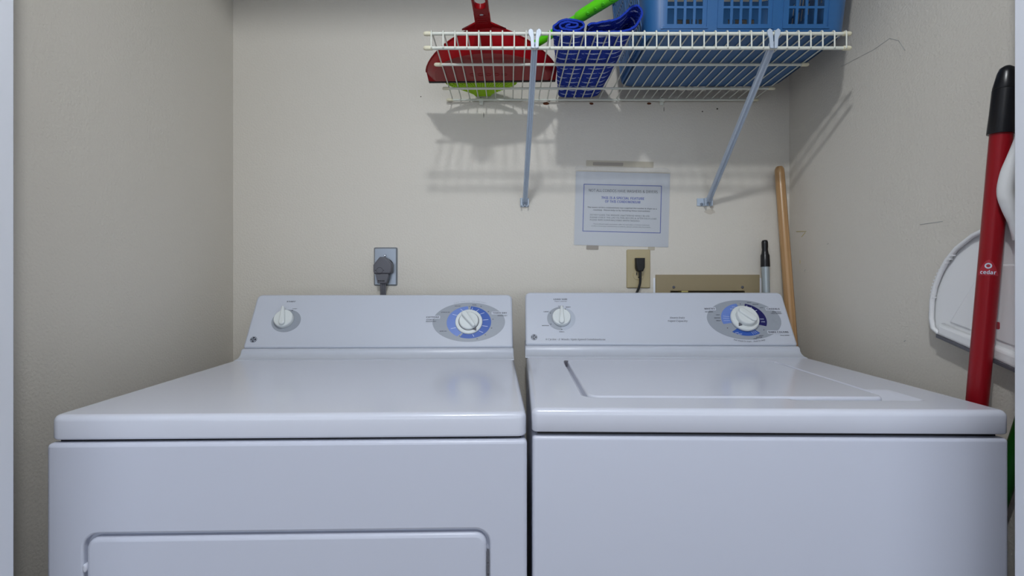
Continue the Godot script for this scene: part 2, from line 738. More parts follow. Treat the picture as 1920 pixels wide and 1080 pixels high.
	for q in [[1493, 434, 1512, 434], [1503, 444, 1510, 436], [1500, 488, 1500, 494]]:
		st = ST()
		tube(st, [on_right(q[0], q[1]), on_right(q[2], q[3])], 0.0009, 4, false)
		part("yellow_scuff", fin(st), "yellow_mark", wr)
	for q in [[1508, 509, 1510, 505], [1551, 458, 1554, 456], [1695, 640, 1698, 638], [1725, 421, 1768, 415]]:
		st = ST()
		tube(st, [on_right(q[0], q[1]), on_right(q[2], q[3])], 0.0007, 4, false)
		part("scuff_mark", fin(st), "pencil", wr)


func on_right(px: float, py: float) -> Vector3:
	var d := 0.8308 * 960.0 / (px - 955.0)
	return P(0.8308, (528.0 - py) * d / 960.0, d)


func blot(px: float, py: float, w: float, h: float, m: String, parent: Node, nm: String) -> void:
	# a thin irregular stain on the back wall, of real size and place
	var d := WALL_D - 0.0005
	var c := Vector2((px - 955) * d / 960, (528 - py) * d / 960)
	var rg := RandomNumberGenerator.new()
	rg.seed = int(px * 7 + py)
	var o := PackedVector2Array()
	for k in 14:
		var a := TAU * k / 14
		o.append(Vector2(cos(a) * w, sin(a) * h) * d / 960 * rg.randf_range(0.85, 1.12))
	var st := ST()
	slab(st, o, 0.0, 0.0005, 0.0, Transform3D(Basis(), P(c.x, c.y, WALL_D)))
	part(nm, fin(st), m, parent)


func ceiling_lamp() -> void:
	var t := thing("ceiling_lamp", "small round white ceiling lamp in the hall in front of the closet", "lamp", Vector3(-0.02, 2.44, 0.02))
	var st := ST()
	lathe(st, [[0.07, 0.0], [0.07, 0.02], [0.05, 0.03], [0.02, 0.035], [0.02, 0.17]], 32, Transform3D(Basis(Vector3(1, 0, 0), PI / 2), Vector3.ZERO))
	part("lamp_base", fin(st), "trim_paint", t)
	st = ST()
	var prof := []
	for k in 13:
		var a := PI * k / 12.0
		prof.append([maxf(sin(a) * 0.045, 0.0005), -cos(a) * 0.045])
	lathe(st, prof, 24, Transform3D(Basis(), Vector3(0, -0.215, 0)))
	part("bulb", fin(st), "lamp_glow", t)
	var l := OmniLight3D.new()
	l.name = "lamp_light"
	l.position = Vector3(0, -0.215, 0)
	l.light_energy = 0.76
	l.light_color = Color(0.976, 0.989, 1.0)
	l.light_size = 0.035
	l.omni_range = 12.0
	l.omni_attenuation = 2.0
	l.shadow_enabled = true
	t.add_child(l)


# ------------------------------------------------------------------ machines
func panel_xf(top: float) -> Transform3D:
	# the sloped face of a console: x along it, y up the slope, z out of it; origin in the middle of its lower edge
	var a := atan2(0.0805, 0.1305)
	return Transform3D(Basis(Vector3(1, 0, 0), Vector3(0, cos(a), -sin(a)), Vector3(0, sin(a), cos(a))), Vector3(0, top + 0.025, -0.218))


func console(t: Node3D, top: float, w: float, cx: float) -> void:
	# transition moulding that sweeps up from the top
	var st := ST()
	var prof := [Vector2(-0.178, 0.0004)]
	for k in 9:
		var a := PI / 2 * k / 8.0
		prof.append(Vector2(-0.184 - 0.024 * sin(a) - 0.004 * k / 8.0, 0.0012 + 0.0165 * (1 - cos(a)) + 0.003 * k / 8.0))
	prof.append(Vector2(-0.2166, 0.0238))
	prof.append(Vector2(-0.222, 0.0235))
	prof.append(Vector2(-0.34, 0.0235))
	prof.append(Vector2(-0.34, -0.002))
	prof.append(Vector2(-0.178, -0.002))
	var rings := []
	for q in [[-w / 2, -0.003], [-w / 2 + 0.0008, -0.001], [-w / 2 + 0.003, 0.0], [w / 2 - 0.003, 0.0], [w / 2 - 0.0008, -0.001], [w / 2, -0.003]]:
		var g := PackedVector3Array()
		for p in prof:
			g.append(Vector3(cx + q[0], top + maxf(p.y + q[1] * minf(1.0, maxf(p.y, 0.0) / 0.01), -0.002), p.x))
		g.reverse()
		rings.append(g)
	loft(st, rings, false, false)
	for q in [0, 5]:
		st.set_smooth_group(5 + q)
		var g = rings[q]
		var pl := PackedVector2Array()
		for p in g:
			pl.append(Vector2(p.z, p.y))
		var ix := Geometry2D.triangulate_polygon(pl)
		for k in range(0, ix.size(), 3):
			tri(st, g[ix[k]], g[ix[k + 1]], g[ix[k + 2]])
	part("console_base", fin(st), "console_white", t)
	# sloped panel with rounded upper corners
	st = ST()
	var xf := panel_xf(top)
	var o := rrect4(w - 0.002, 0.1545, [0.014, 0.014, 0.0055, 0.0055], 6, Vector2(cx, 0.0012 + 0.1545 / 2))
	slab(st, o, -0.034, 0.0, 0.005, xf, 0.003)
	part("console_panel", fin(st), "console_white", t)
	# housing behind the panel
	st = ST()
	rbox(st, Vector3(cx - w / 2 + 0.012, top + 0.02, -0.345), Vector3(cx + w / 2 - 0.012, top + 0.105, -0.285), 0.006)
	part("console_housing", fin(st), "console_white", t)


func drop(tail_w: float, tip_w: float, tail: float, tip: float) -> PackedVector2Array:
	# the grip bar of a knob, pointing along +x
	var o := PackedVector2Array()
	for k in 9:
		var a := PI / 2 + PI * k / 8.0
		o.append(Vector2(-tail + tail_w / 2 + cos(a) * tail_w / 2, sin(a) * tail_w / 2))
	for k in 5:
		var a := -PI / 2 + PI * k / 4.0
		o.append(Vector2(tip - tip_w / 2 + cos(a) * tip_w / 2, sin(a) * tip_w / 2))
	return o


func knob(t: Node3D, nm: String, xf: Transform3D, r: float, h: float, angle: float, bar: PackedVector2Array, bar_h: float) -> MeshInstance3D:
	var st := ST()
	lathe(st, [[r, 0.001], [r, h * 0.35], [r * 0.985, h * 0.8], [r * 0.95, h * 0.95], [r * 0.9, h]], 40, xf)
	var kn := part(nm, fin(st), "knob_white", t)
	st = ST()
	slab(st, bar, h - 0.002, h + bar_h, 0.0030, xf * Transform3D(Basis(Vector3(0, 0, 1), angle), Vector3.ZERO))
	part("grip_bar", fin(st), "knob_white", kn)
	return kn


func emblem(t: Node3D, xf: Transform3D, c: Vector2) -> void:
	var st := ST()
	slab(st, ellipse(0.0085, 0.0085, 28, c), 0.0, 0.0006, 0.0002, xf)
	var e := part("emblem", fin(st), "print_dark", t, "round dark monogram emblem")
	st = ST()
	band(st, c, Vector2(0.0078, 0.0078), Vector2(0.0071, 0.0071), 0, 360, 0.0008, xf, 32)
	for k in 4:
		var a := 45.0 + k * 90.0
		var m := c + Vector2(cos(deg_to_rad(a)), sin(deg_to_rad(a))) * 0.0068
		band(st, m, Vector2(0.0021, 0.0021), Vector2(0.0015, 0.0015), a + 90, a + 290, 0.00081, xf, 14)
	letter(st, "G", "serif slant", c + Vector2(-0.0021, 0.0004), 0.0042, 0.0066, 0.00085, xf)
	letter(st, "E", "serif slant", c + Vector2(0.0022, -0.0004), 0.0038, 0.0062, 0.00085, xf)
	part("monogram", fin(st), "print_white", e)


func tag_box(st: SurfaceTool, c: Vector2, w: float, h: float, xf: Transform3D) -> void:
	flat(st, rrect(w, h, 0.0012, 2, c), 0.00045, xf)


func dryer() -> void:
	var top := 0.9155
	var t := thing("dryer", "white enamel clothes dryer with sloped control console, left of the washer", "dryer", Vector3(-0.3247, 0, -1.07))
	t.rotation_degrees.y = 1.5
	# cabinet: box, and a front skin with the door opening
	var st := ST()
	rbox(st, Vector3(-0.341, 0.0, -0.33), Vector3(0.341, 0.874, 0.324), 0.004)
	var f0 := 0.321
	var f1 := 0.3345
	var dc := Vector2(-0.0015, 0.5395)
	var hole := rrect(0.578, 0.417, 0.021, 6, dc)
	frame(st, rrect(0.684, 0.872, 0.006, 6, Vector2(0, 0.4405)), hole, f0, f1, 0.0055, 0.003)
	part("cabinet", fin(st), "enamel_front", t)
	st = ST()
	slab(st, rrect(0.5695, 0.4075, 0.017, 6, dc + Vector2(0, -0.0005)), 0.3245, f1 + 0.001, 0.0065, Transform3D(), 0.0, 5)
	var door := part("door", fin(st), "enamel_front", t)
	st = ST()
	slab(st, ellipse(0.0035, 0.0062, 16, Vector2(-0.2882, 0.699)), 0.326, f1 + 0.0012, 0.0025)
	part("hinge_pin", fin(st), "enamel", door)
	st = ST()
	for k in 7:
		box(st, Vector3(0.2838, 0.60 + k * 0.0165, 0.326), Vector3(0.2862, 0.60 + k * 0.0165 + 0.0155, 0.3338))
	part("door_seal", fin(st), "plug_gray", door)
	# top
	st = ST()
	var flatx := Transform3D(Basis(Vector3(1, 0, 0), Vector3(0, 0, -1), Vector3(0, 1, 0)), Vector3.ZERO)
	slab(st, rrect(0.683, 0.661, 0.014, 6, Vector2(0.0, -0.0005)), top - 0.0354, top, 0.009, flatx, 0.004, 6)
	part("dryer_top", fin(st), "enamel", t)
	# dark gasket between top and cabinet
	st = ST()
	box(st, Vector3(-0.334, 0.870, -0.32), Vector3(0.334, top - 0.033, 0.319))
	part("gasket", fin(st), "dark_gap", t)
	console(t, top, 0.678, 0.002)
	var xf := panel_xf(top)
	# start knob
	st = ST()
	flat(st, ellipse(0.0371, 0.0326, 40, Vector2(-0.2445, 0.0765)), 0.0003, xf)
	part("knob_print", fin(st), "print_gray", t)
	knob(t, "start_knob", xf.translated_local(Vector3(-0.2495, 0.0795, 0)), 0.0243, 0.013, deg_to_rad(98), drop(0.0145, 0.0068, 0.0225, 0.031), 0.009)
	st = ST()
	letter(st, "START", "bold slant", Vector2(-0.2436, 0.1335), 0.0238, 0.0035, 0.0005, xf)
	letter(st, "START", "bold slant", Vector2(-0.2295, 0.1118), 0.0125, 0.0020, 0.0005, xf)
	flat(st, PackedVector2Array([Vector2(-0.2375, 0.1078), Vector2(-0.2350, 0.1045), Vector2(-0.2333, 0.1078)]), 0.0005, xf)
	stroke(st, Vector2(-0.2625, 0.1095), Vector2(-0.2605, 0.1130), 0.0009, 0.0005, xf)
	part("lettering", fin(st), "print_dark", t)
	emblem(t, xf, Vector2(-0.3152, 0.0238))
	# timer dial
	var c := Vector2(0.2264, 0.0717)
	st = ST()
	flat(st, ellipse(0.0942, 0.0572, 64, Vector2(0.2262, 0.0726)), 0.0003, xf)
	part("dial_oval", fin(st), "print_gray", t)
	var ro := Vector2(0.0577, 0.0469)
	var ri := Vector2(0.0345, 0.0345)
	st = ST()
	band(st, c, ro, ri, 93.5, 240, 0.0005, xf, 40)
	part("dial_band", fin(st), "print_lightblue", t)
	st = ST()
	band(st, c, ro, ri, -113, 86, 0.0005, xf, 50)
	part("dial_band", fin(st), "print_blue", t)
	st = ST()
	for a in [80, 60, 39, 9, -17, -44, -74, 117, 148, 206]:
		var v := Vector2(cos(deg_to_rad(a)), sin(deg_to_rad(a)))
		stroke(st, c + v * ri * 1.06, c + v * Vector2(lerpf(ri.x, ro.x, 0.72), lerpf(ri.y, ro.y, 0.72)), 0.0011, 0.0007, xf)
	part("dial_ticks", fin(st), "print_white", t).set_meta("kind", "stuff")
	st = ST()
	tag_box(st, Vector2(0.1318, 0.0861), 0.0380, 0.0088, xf)
	part("dial_tag", fin(st), "console_white", t)
	st = ST()
	tag_box(st, Vector2(0.3066, 0.0983), 0.0430, 0.0085, xf)
	part("dial_tag", fin(st), "console_white", t)
	st = ST()
	letter(st, "COTTONS", "bold", Vector2(0.1318, 0.0861), 0.0335, 0.0044, 0.0008, xf)
	letter(st, "AUTOMATIC", "bold slant", Vector2(0.1256, 0.0787), 0.0210, 0.0026, 0.0008, xf)
	letter(st, "REGULAR HEAT", "bold slant", Vector2(0.1284, 0.0737), 0.0270, 0.0026, 0.0008, xf)
	letter(st, "TIMED DRY", "bold", Vector2(0.3066, 0.0983), 0.0380, 0.0044, 0.0008, xf)
	letter(st, "MEDIUM HEAT", "bold slant", Vector2(0.3135, 0.0903), 0.0255, 0.0025, 0.0008, xf)
	letter(st, "LESS DRY", "bold", Vector2(0.1955, 0.1191), 0.0155, 0.0023, 0.0008, xf)
	letter(st, "OPTIMUM DRY", "bold", Vector2(0.1641, 0.1006), 0.0235, 0.0024, 0.0008, xf)
	letter(st, "MORE DRY", "bold", Vector2(0.1615, 0.0454), 0.0180, 0.0024, 0.0008, xf)
	letter(st, "80 MIN.", "bold", Vector2(0.2400, 0.1224), 0.0110, 0.0024, 0.0008, xf)
	for q in [["70", 0.2571, 0.1178], ["60", 0.2769, 0.1026], ["50", 0.2886, 0.0796], ["40", 0.2850, 0.0541], ["30", 0.2695, 0.0348], ["20", 0.2485, 0.0237]]:
		letter(st, q[0], "bold", Vector2(q[1], q[2]), 0.0036, 0.0026, 0.0008, xf)
	for q in [[0.2262, 0.1178], [0.2037, 0.0314]]:
		flat(st, ellipse(0.0011, 0.0011, 10, Vector2(q[0], q[1])), 0.0008, xf)
	part("lettering", fin(st), "print_dark", t)
	st = ST()
	arc_letter(st, "3 Cycles - Timed Cycles   Super Large Capacity", "serif slant", Vector2(0.2280, 0.0726), Vector2(0.0985, 0.0615), 90, 52, 0.0027, 0.0005, xf)
	part("lettering", fin(st), "print_gray", t)
	var kx := xf.translated_local(Vector3(c.x, c.y, 0))
	st = ST()
	lathe(st, [[0.0352, 0.0005], [0.0352, 0.004], [0.0344, 0.0055], [0.0335, 0.006]], 48, kx)
	var sk := part("dial_skirt", fin(st), "knob_white", t)
	st = ST()
	band(st, Vector2.ZERO, Vector2(0.0268, 0.0268), Vector2(0.0250, 0.0250), 0, 360, 0.0062, kx, 40)
	part("groove", fin(st), "plug_gray", sk)
	var kn := knob(t, "timer_knob", kx.translated_local(Vector3(0, 0, 0.005)), 0.0250, 0.008, deg_to_rad(-54), drop(0.0150, 0.0085, 0.0265, 0.0265), 0.011)
	st = ST()
	var pv := Transform3D(Basis(Vector3(0, 0, 1), deg_to_rad(-54)), Vector3.ZERO)
	slab(st, PackedVector2Array([Vector2(0.0255, -0.0055), Vector2(0.034, 0.0), Vector2(0.0255, 0.0055)]), 0.0062, 0.009, 0.0, kx * pv)
	part("pointer", fin(st), "plug_gray", kn)


func washer() -> void:
	var top := 0.9216
	var t := thing("washing_machine", "white top-loading washing machine with flat lid, right of the dryer", "washer", Vector3(0.3818, 0, -1.07))
	t.rotation_degrees.y = -1.1
	var st := ST()
	rbox(st, Vector3(-0.342, 0.0, -0.33), Vector3(0.343, 0.8815, 0.3285), 0.006, Transform3D(), 4)
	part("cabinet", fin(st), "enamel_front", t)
	st = ST()
	box(st, Vector3(-0.334, 0.876, -0.32), Vector3(0.334, top - 0.033, 0.316))
	part("gasket", fin(st), "dark_gap", t)
	# top: rounded sides, and a moulded surface with the lid's opening and the finger recess
	st = ST()
	var flatx := Transform3D(Basis(Vector3(1, 0, 0), Vector3(0, 0, -1), Vector3(0, 1, 0)), Vector3.ZERO)
	var e := 0.009
	var rings := []
	var o := rrect(0.686, 0.660, e + 0.0005, 6)
	for k in 4:
		var a := PI / 2 * k / 4
		rings.append(ring3(inset(o, 0.004 * (1 - sin(a))), top - 0.0345 + 0.004 * (1 - cos(a)), flatx))
	for k in 7:
		var a := PI / 2 * k / 6
		rings.append(ring3(inset(o, e * (1 - cos(a))), top - e + e * sin(a), flatx))
	loft(st, rings, true, false)
	# heights of the flat part; x right, z towards the front
	var xs := lines(-0.343 + e, 0.343 - e, [[-0.2545, 0.012, 0.0012], [0.225, 0.016, 0.0012], [0.13, 0.085, 0.003], [0.29, 0.02, 0.0025]], 0.02)
	var zs := lines(-0.33 + e, 0.33 - e, [[0.254, 0.024, 0.0011], [-0.130, 0.010, 0.0012]], 0.02)
	st.set_smooth_group(0)
	var hgt := func(x: float, z: float) -> float:
		var q := Vector2(absf(x + 0.0135) - 0.2420 + 0.022, absf(z - 0.0625) - 0.1915 + 0.022)
		var sd := Vector2(maxf(q.x, 0), maxf(q.y, 0)).length() + minf(maxf(q.x, q.y), 0) - 0.022
		var a := clampf((0.004 - sd) / 0.004, 0, 1)
		var h := -0.013 * a * a * (3 - 2 * a)
		# finger recess in front of the lid, on the right
		var fx := clampf((x - 0.06) / 0.05, 0, 1) * clampf((0.268 - x) / 0.012, 0, 1)
		var fz := clampf((0.2695 - z) / 0.008, 0, 1) * clampf((z - 0.20) / 0.01, 0, 1)
		var b := fx * fx * (3 - 2 * fx) * fz * fz * (3 - 2 * fz)
		return minf(h, -0.011 * b)
	for i in xs.size() - 1:
		for j in zs.size() - 1:
			var p := []
			for q in [[i, j + 1], [i + 1, j + 1], [i + 1, j], [i, j]]:
				p.append(Vector3(xs[q[0]], top + hgt.call(xs[q[0]], zs[q[1]]), zs[q[1]]))
			quad(st, p[0], p[1], p[2], p[3])
	part("washer_top", fin(st), "enamel", t)
	# lid
	st = ST()
	slab(st, rrect(0.4750, 0.3760, 0.018, 6, Vector2(-0.0125, -0.0620)), top - 0.0125, top + 0.0012, 0.0045, flatx, 0.0, 4)
	var lid := part("lid", fin(st), "enamel", t)
	st = ST()
	rbox(st, Vector3(-0.2565, top - 0.010, -0.1235), Vector3(-0.2470, top + 0.0015, -0.1130), 0.002)
	part("lid_hinge", fin(st), "plug_gray", lid)
	console(t, top, 0.684, -0.004)
	var xf := panel_xf(top)
	emblem(t, xf, Vector2(-0.3232, 0.0220))
	# load size knob
	st = ST()
	band(st, Vector2(-0.2516, 0.0755), Vector2(0.0368, 0.0340), Vector2(0.02, 0.02), 92, 268, 0.0003, xf, 40)
	part("knob_print", fin(st), "print_gray", t)
	st = ST()
	band(st, Vector2(-0.2516, 0.0755), Vector2(0.0368, 0.0340), Vector2(0.02, 0.02), -92, 72, 0.0003, xf, 40)
	part("knob_print", fin(st), "print_pale", t)
	knob(t, "load_knob", xf.translated_local(Vector3(-0.2515, 0.0765, 0)), 0.0240, 0.012, deg_to_rad(88), drop(0.0145, 0.0068, 0.0225, 0.0285), 0.008)
	st = ST()
	letter(st, "LOAD SIZE", "bold", Vector2(-0.2516, 0.1330), 0.0365, 0.0037, 0.0005, xf)
	letter(st, "Super Capacity", "serif slant", Vector2(-0.2507, 0.1265), 0.0330, 0.0034, 0.0005, xf)
	for q in [["SUPER", -0.2513, 0.1118, 0.0135], ["RESET", -0.2318, 0.1093, 0.0125], ["LARGE", -0.2903, 0.0955, 0.0130], ["MEDIUM", -0.2935, 0.0548, 0.0175], ["SMALL", -0.2519, 0.0372, 0.0135]]:
		letter(st, q[0], "bold", Vector2(q[1], q[2]), q[3], 0.0026, 0.0005, xf)
	for q in [[-0.2535, 0.1057], [-0.2401, 0.1034], [-0.2791, 0.0913], [-0.2791, 0.0589], [-0.2516, 0.0440]]:
		flat(st, ellipse(0.0015, 0.0012, 10, Vector2(q[0], q[1])), 0.0006, xf)
	letter(st, "9 Cycles - 2 Wash / Spin Speed Combinations", "serif slant", Vector2(-0.2183, 0.0150), 0.1514, 0.0068, 0.0005, xf)
	letter(st, "Heavy Duty", "serif slant", Vector2(0.0486, 0.0773), 0.0395, 0.0065, 0.0005, xf)
	letter(st, "Super Capacity", "serif slant", Vector2(0.0484, 0.0681), 0.0518, 0.0065, 0.0005, xf)
	part("lettering", fin(st), "print_dark", t)
	# timer dial
	var c := Vector2(0.2190, 0.0737)
	st = ST()
	flat(st, ellipse(0.0944, 0.0573, 64, Vector2(0.2190, 0.0734)), 0.0003, xf)
	part("dial_oval", fin(st), "print_gray", t)
	var ro := Vector2(0.0577, 0.0471)
	var ri := Vector2(0.0345, 0.0345)
	st = ST()
	band(st, c, ro, ri, 99, 197, 0.0005, xf, 30)
	part("dial_band", fin(st), "print_lightblue", t)
	st = ST()
	band(st, c, ro, ri, -25, 77, 0.0005, xf, 30)
	part("dial_band", fin(st), "print_navy", t)
	st = ST()
	band(st, c, ro, ri, 229, 304, 0.0005, xf, 30)
	part("dial_band", fin(st), "print_blue", t)
	st = ST()
	for a in [70, 56, 38]:
		var v := Vector2(cos(deg_to_rad(a)), sin(deg_to_rad(a)))
		stroke(st, c + v * ri * 1.05, c + v * Vector2(lerpf(ri.x, ro.x, 0.7), lerpf(ri.y, ro.y, 0.7)), 0.0013, 0.0007, xf)
	for a in [168, 176, 185, 286, 292, 298]:
		var v := Vector2(cos(deg_to_rad(a)), sin(deg_to_rad(a)))
		stroke(st, c + v * ri * 1.05, c + v * Vector2(lerpf(ri.x, ro.x, 0.8), lerpf(ri.y, ro.y, 0.8)), 0.0007, 0.0007, xf)
	for q in [["SOAK", 0.2010, 0.1100, 0.009], ["RINSE", 0.1950, 0.1040, 0.009], ["SPIN", 0.1925, 0.0352, 0.008], ["RINSE", 0.2000, 0.0315, 0.009], ["RINSE", 0.2650, 0.0745, 0.010], ["SPIN", 0.2660, 0.0665, 0.009]]:
		letter(st, q[0], "bold", Vector2(q[1], q[2]), q[3], 0.0024, 0.0008, xf)
	part("dial_ticks", fin(st), "print_white", t).set_meta("kind", "stuff")
	st = ST()
	tag_box(st, Vector2(0.1367, 0.1046), 0.0330, 0.0100, xf)
	part("dial_tag", fin(st), "console_white", t)
	st = ST()
	tag_box(st, Vector2(0.3012, 0.1043), 0.0390, 0.0092, xf)
	part("dial_tag", fin(st), "console_white", t)
	st = ST()
	tag_box(st, Vector2(0.2976, 0.0373), 0.0555, 0.0092, xf)
	part("dial_tag", fin(st), "console_white", t)
	st = ST()
	letter(st, "WHITES", "bold", Vector2(0.1367, 0.1046), 0.0275, 0.0046, 0.0008, xf)
	letter(st, "CASUALS", "bold", Vector2(0.3012, 0.1043), 0.0335, 0.0046, 0.0008, xf)
	letter(st, "DARK COLORS", "bold", Vector2(0.2976, 0.0373), 0.0500, 0.0048, 0.0008, xf)
	for q in [["HOT WASH", 0.1335, 0.0955, 0.0200], ["WARM WASH", 0.3080, 0.0957, 0.0230], ["COLD RINSES", 0.3060, 0.0911, 0.0270], ["COLD WASH", 0.3112, 0.0283, 0.0225],
		["LIGHT", 0.1550, 0.0867, 0.0095], ["MEDIUM", 0.1515, 0.0777, 0.0145], ["HEAVY", 0.1535, 0.0697, 0.0115], ["HEAVY", 0.2440, 0.1233, 0.0110], ["MEDIUM", 0.2590, 0.1178, 0.0145], ["LIGHT", 0.2725, 0.1080, 0.0095],
		["HEAVY", 0.2520, 0.0272, 0.0110], ["MEDIUM", 0.2455, 0.0228, 0.0145], ["LIGHT", 0.2350, 0.0186, 0.0095]]:
		letter(st, q[0], "bold", Vector2(q[1], q[2]), q[3], 0.0024, 0.0008, xf)
	for q in [[0.2198, 0.1190], [0.1716, 0.0485], [0.2625, 0.0434]]:
		flat(st, ellipse(0.0012, 0.0012, 10, Vector2(q[0], q[1])), 0.0008, xf)
	arc_letter(st, "Pull Knob To Start - Push To Stop", "serif slant", Vector2(0.2190, 0.0734), Vector2(0.0990, 0.0625), 270, 46, 0.0036, 0.0008, xf, true)
	part("lettering", fin(st), "print_dark", t)
	var kx := xf.translated_local(Vector3(c.x, c.y, 0))
	st = ST()
	lathe(st, [[0.0345, 0.0005], [0.0362, 0.006], [0.0352, 0.010], [0.0330, 0.0112]], 48, kx)
	part("dial_skirt", fin(st), "knob_white", t)
	var kn := knob(t, "timer_knob", kx.translated_local(Vector3(0.001, 0.001, 0.010)), 0.0258, 0.014, deg_to_rad(-43), drop(0.0165, 0.0150, 0.0250, 0.0250), 0.006)
	st = ST()
	var pv := Transform3D(Basis(Vector3(0, 0, 1), deg_to_rad(228)), Vector3.ZERO)
	slab(st, PackedVector2Array([Vector2(0.0255, -0.0050), Vector2(0.0335, 0.0), Vector2(0.0255, 0.0050)]), 0.0112, 0.0135, 0.0, kx * pv)
	part("pointer", fin(st), "plug_gray", kn)


func lines(a: float, b: float, fine: Array, coarse: float) -> Array:
	# grid lines from a to b, close together (every third number of an entry) within the second number of the first
	var r := [a]
	var x := a
	while x < b - 1e-6:
		var s := coarse
		for f in fine:
			if absf(x - f[0]) < f[1]:
				s = minf(s, f[2])
			elif x < f[0]:
				s = minf(s, maxf(f[0] - f[1] - x + 0.0001, 0.0005))
		x = minf(x + s, b)
		r.append(x)
	return r


# ------------------------------------------------------------------ shelf and what stands on it
const DECK := 0.5395   # centre of the deck wires above the lens
const REST := 0.5414   # what lies on the shelf rests here


func shelf() -> void:
	var t := thing("wire_shelf", "white coated wire shelf on two braces across the back wall above the machines", "shelf", P(0.275, DECK, 1.31))
	var off := Transform3D(Basis(), -t.position)
	# rails: y above lens, depth, x from, x to, radius
	var rails := [[0.5340, 1.1030, -0.178, 0.730, 0.0037], [0.5030, 1.1030, -0.178, 0.730, 0.0037], [0.5340, 1.2600, -0.178, 0.730, 0.0034], [0.5340, 1.4160, -0.178, 0.728, 0.0032], [0.5350, 1.5070, -0.178, 0.727, 0.0032]]
	for r in rails:
		var st := ST()
		tube(st, [off * P(r[2], r[0], r[1]), off * P(r[3], r[0], r[1])], r[4], 12)
		part("rail", fin(st), "wire_white", t)
		for s in [-1, 1]:
			var x: float = r[2] if s < 0 else r[3]
			st = ST()
			var c: float = r[4] + 0.0012
			tube(st, [off * P(x - s * 0.012, r[0], r[1]), off * P(x + s * 0.002, r[0], r[1]), off * P(x + s * 0.0055, r[0], r[1]), off * P(x + s * 0.007, r[0], r[1])], [c, c, c * 0.8, c * 0.4], 12)
			part("end_cap", fin(st), "cap_cream", t)
	# deck wires, bent down over the front lip; one shared mesh
	var st2 := ST()
	var w := 0.0017
	var pts := [Vector3(0, DECK - EYE + EYE, -1.509)]
	pts = [Vector3(0, 0, -1.509), Vector3(0, 0, -1.1035)]
	for k in 5:
		var a := PI / 2 * (k + 1) / 5.0
		pts.append(Vector3(0, -0.0055 * (1 - cos(a)), -1.1035 + 0.0055 * sin(a)))
	pts.append(Vector3(0, -0.0385, -1.0980))
	tube(st2, pts, w, 8)
	fin(st2)
	var wm := st2.commit()
	for k in 36:
		var o := put("wire", wm, "wire_white", t)
		o.position = off * Vector3(-0.1675 + k * 0.02545, EYE + DECK, 0)
	# braces
	for q in [[0.0545, 0.046, 0.006], [0.5660, 0.586, 0.0]]:
		brace(t, off, q[0], q[1])
	# wall clips on the back rail
	for px in [902.0, 1242.0]:
		var x: float = (px - 955) * 1.507 / 960
		var st := ST()
		rbox(st, off * P(x - 0.006, 0.5225, 1.5199), off * P(x + 0.006, 0.5435, 1.5115), 0.002)
		tube(st, [off * P(x - 0.006, 0.535, 1.507), off * P(x + 0.006, 0.535, 1.507)], 0.0055, 10)
		var cl := part("wall_clip", fin(st), "wire_white", t)
		st = ST()
		slab(st, ellipse(0.003, 0.003, 12), 0.0, 0.001, 0.0, Transform3D(Basis(), off * P(x - 0.001, 0.5405, 1.5118)))
		part("screw", fin(st), "slot_black", cl)


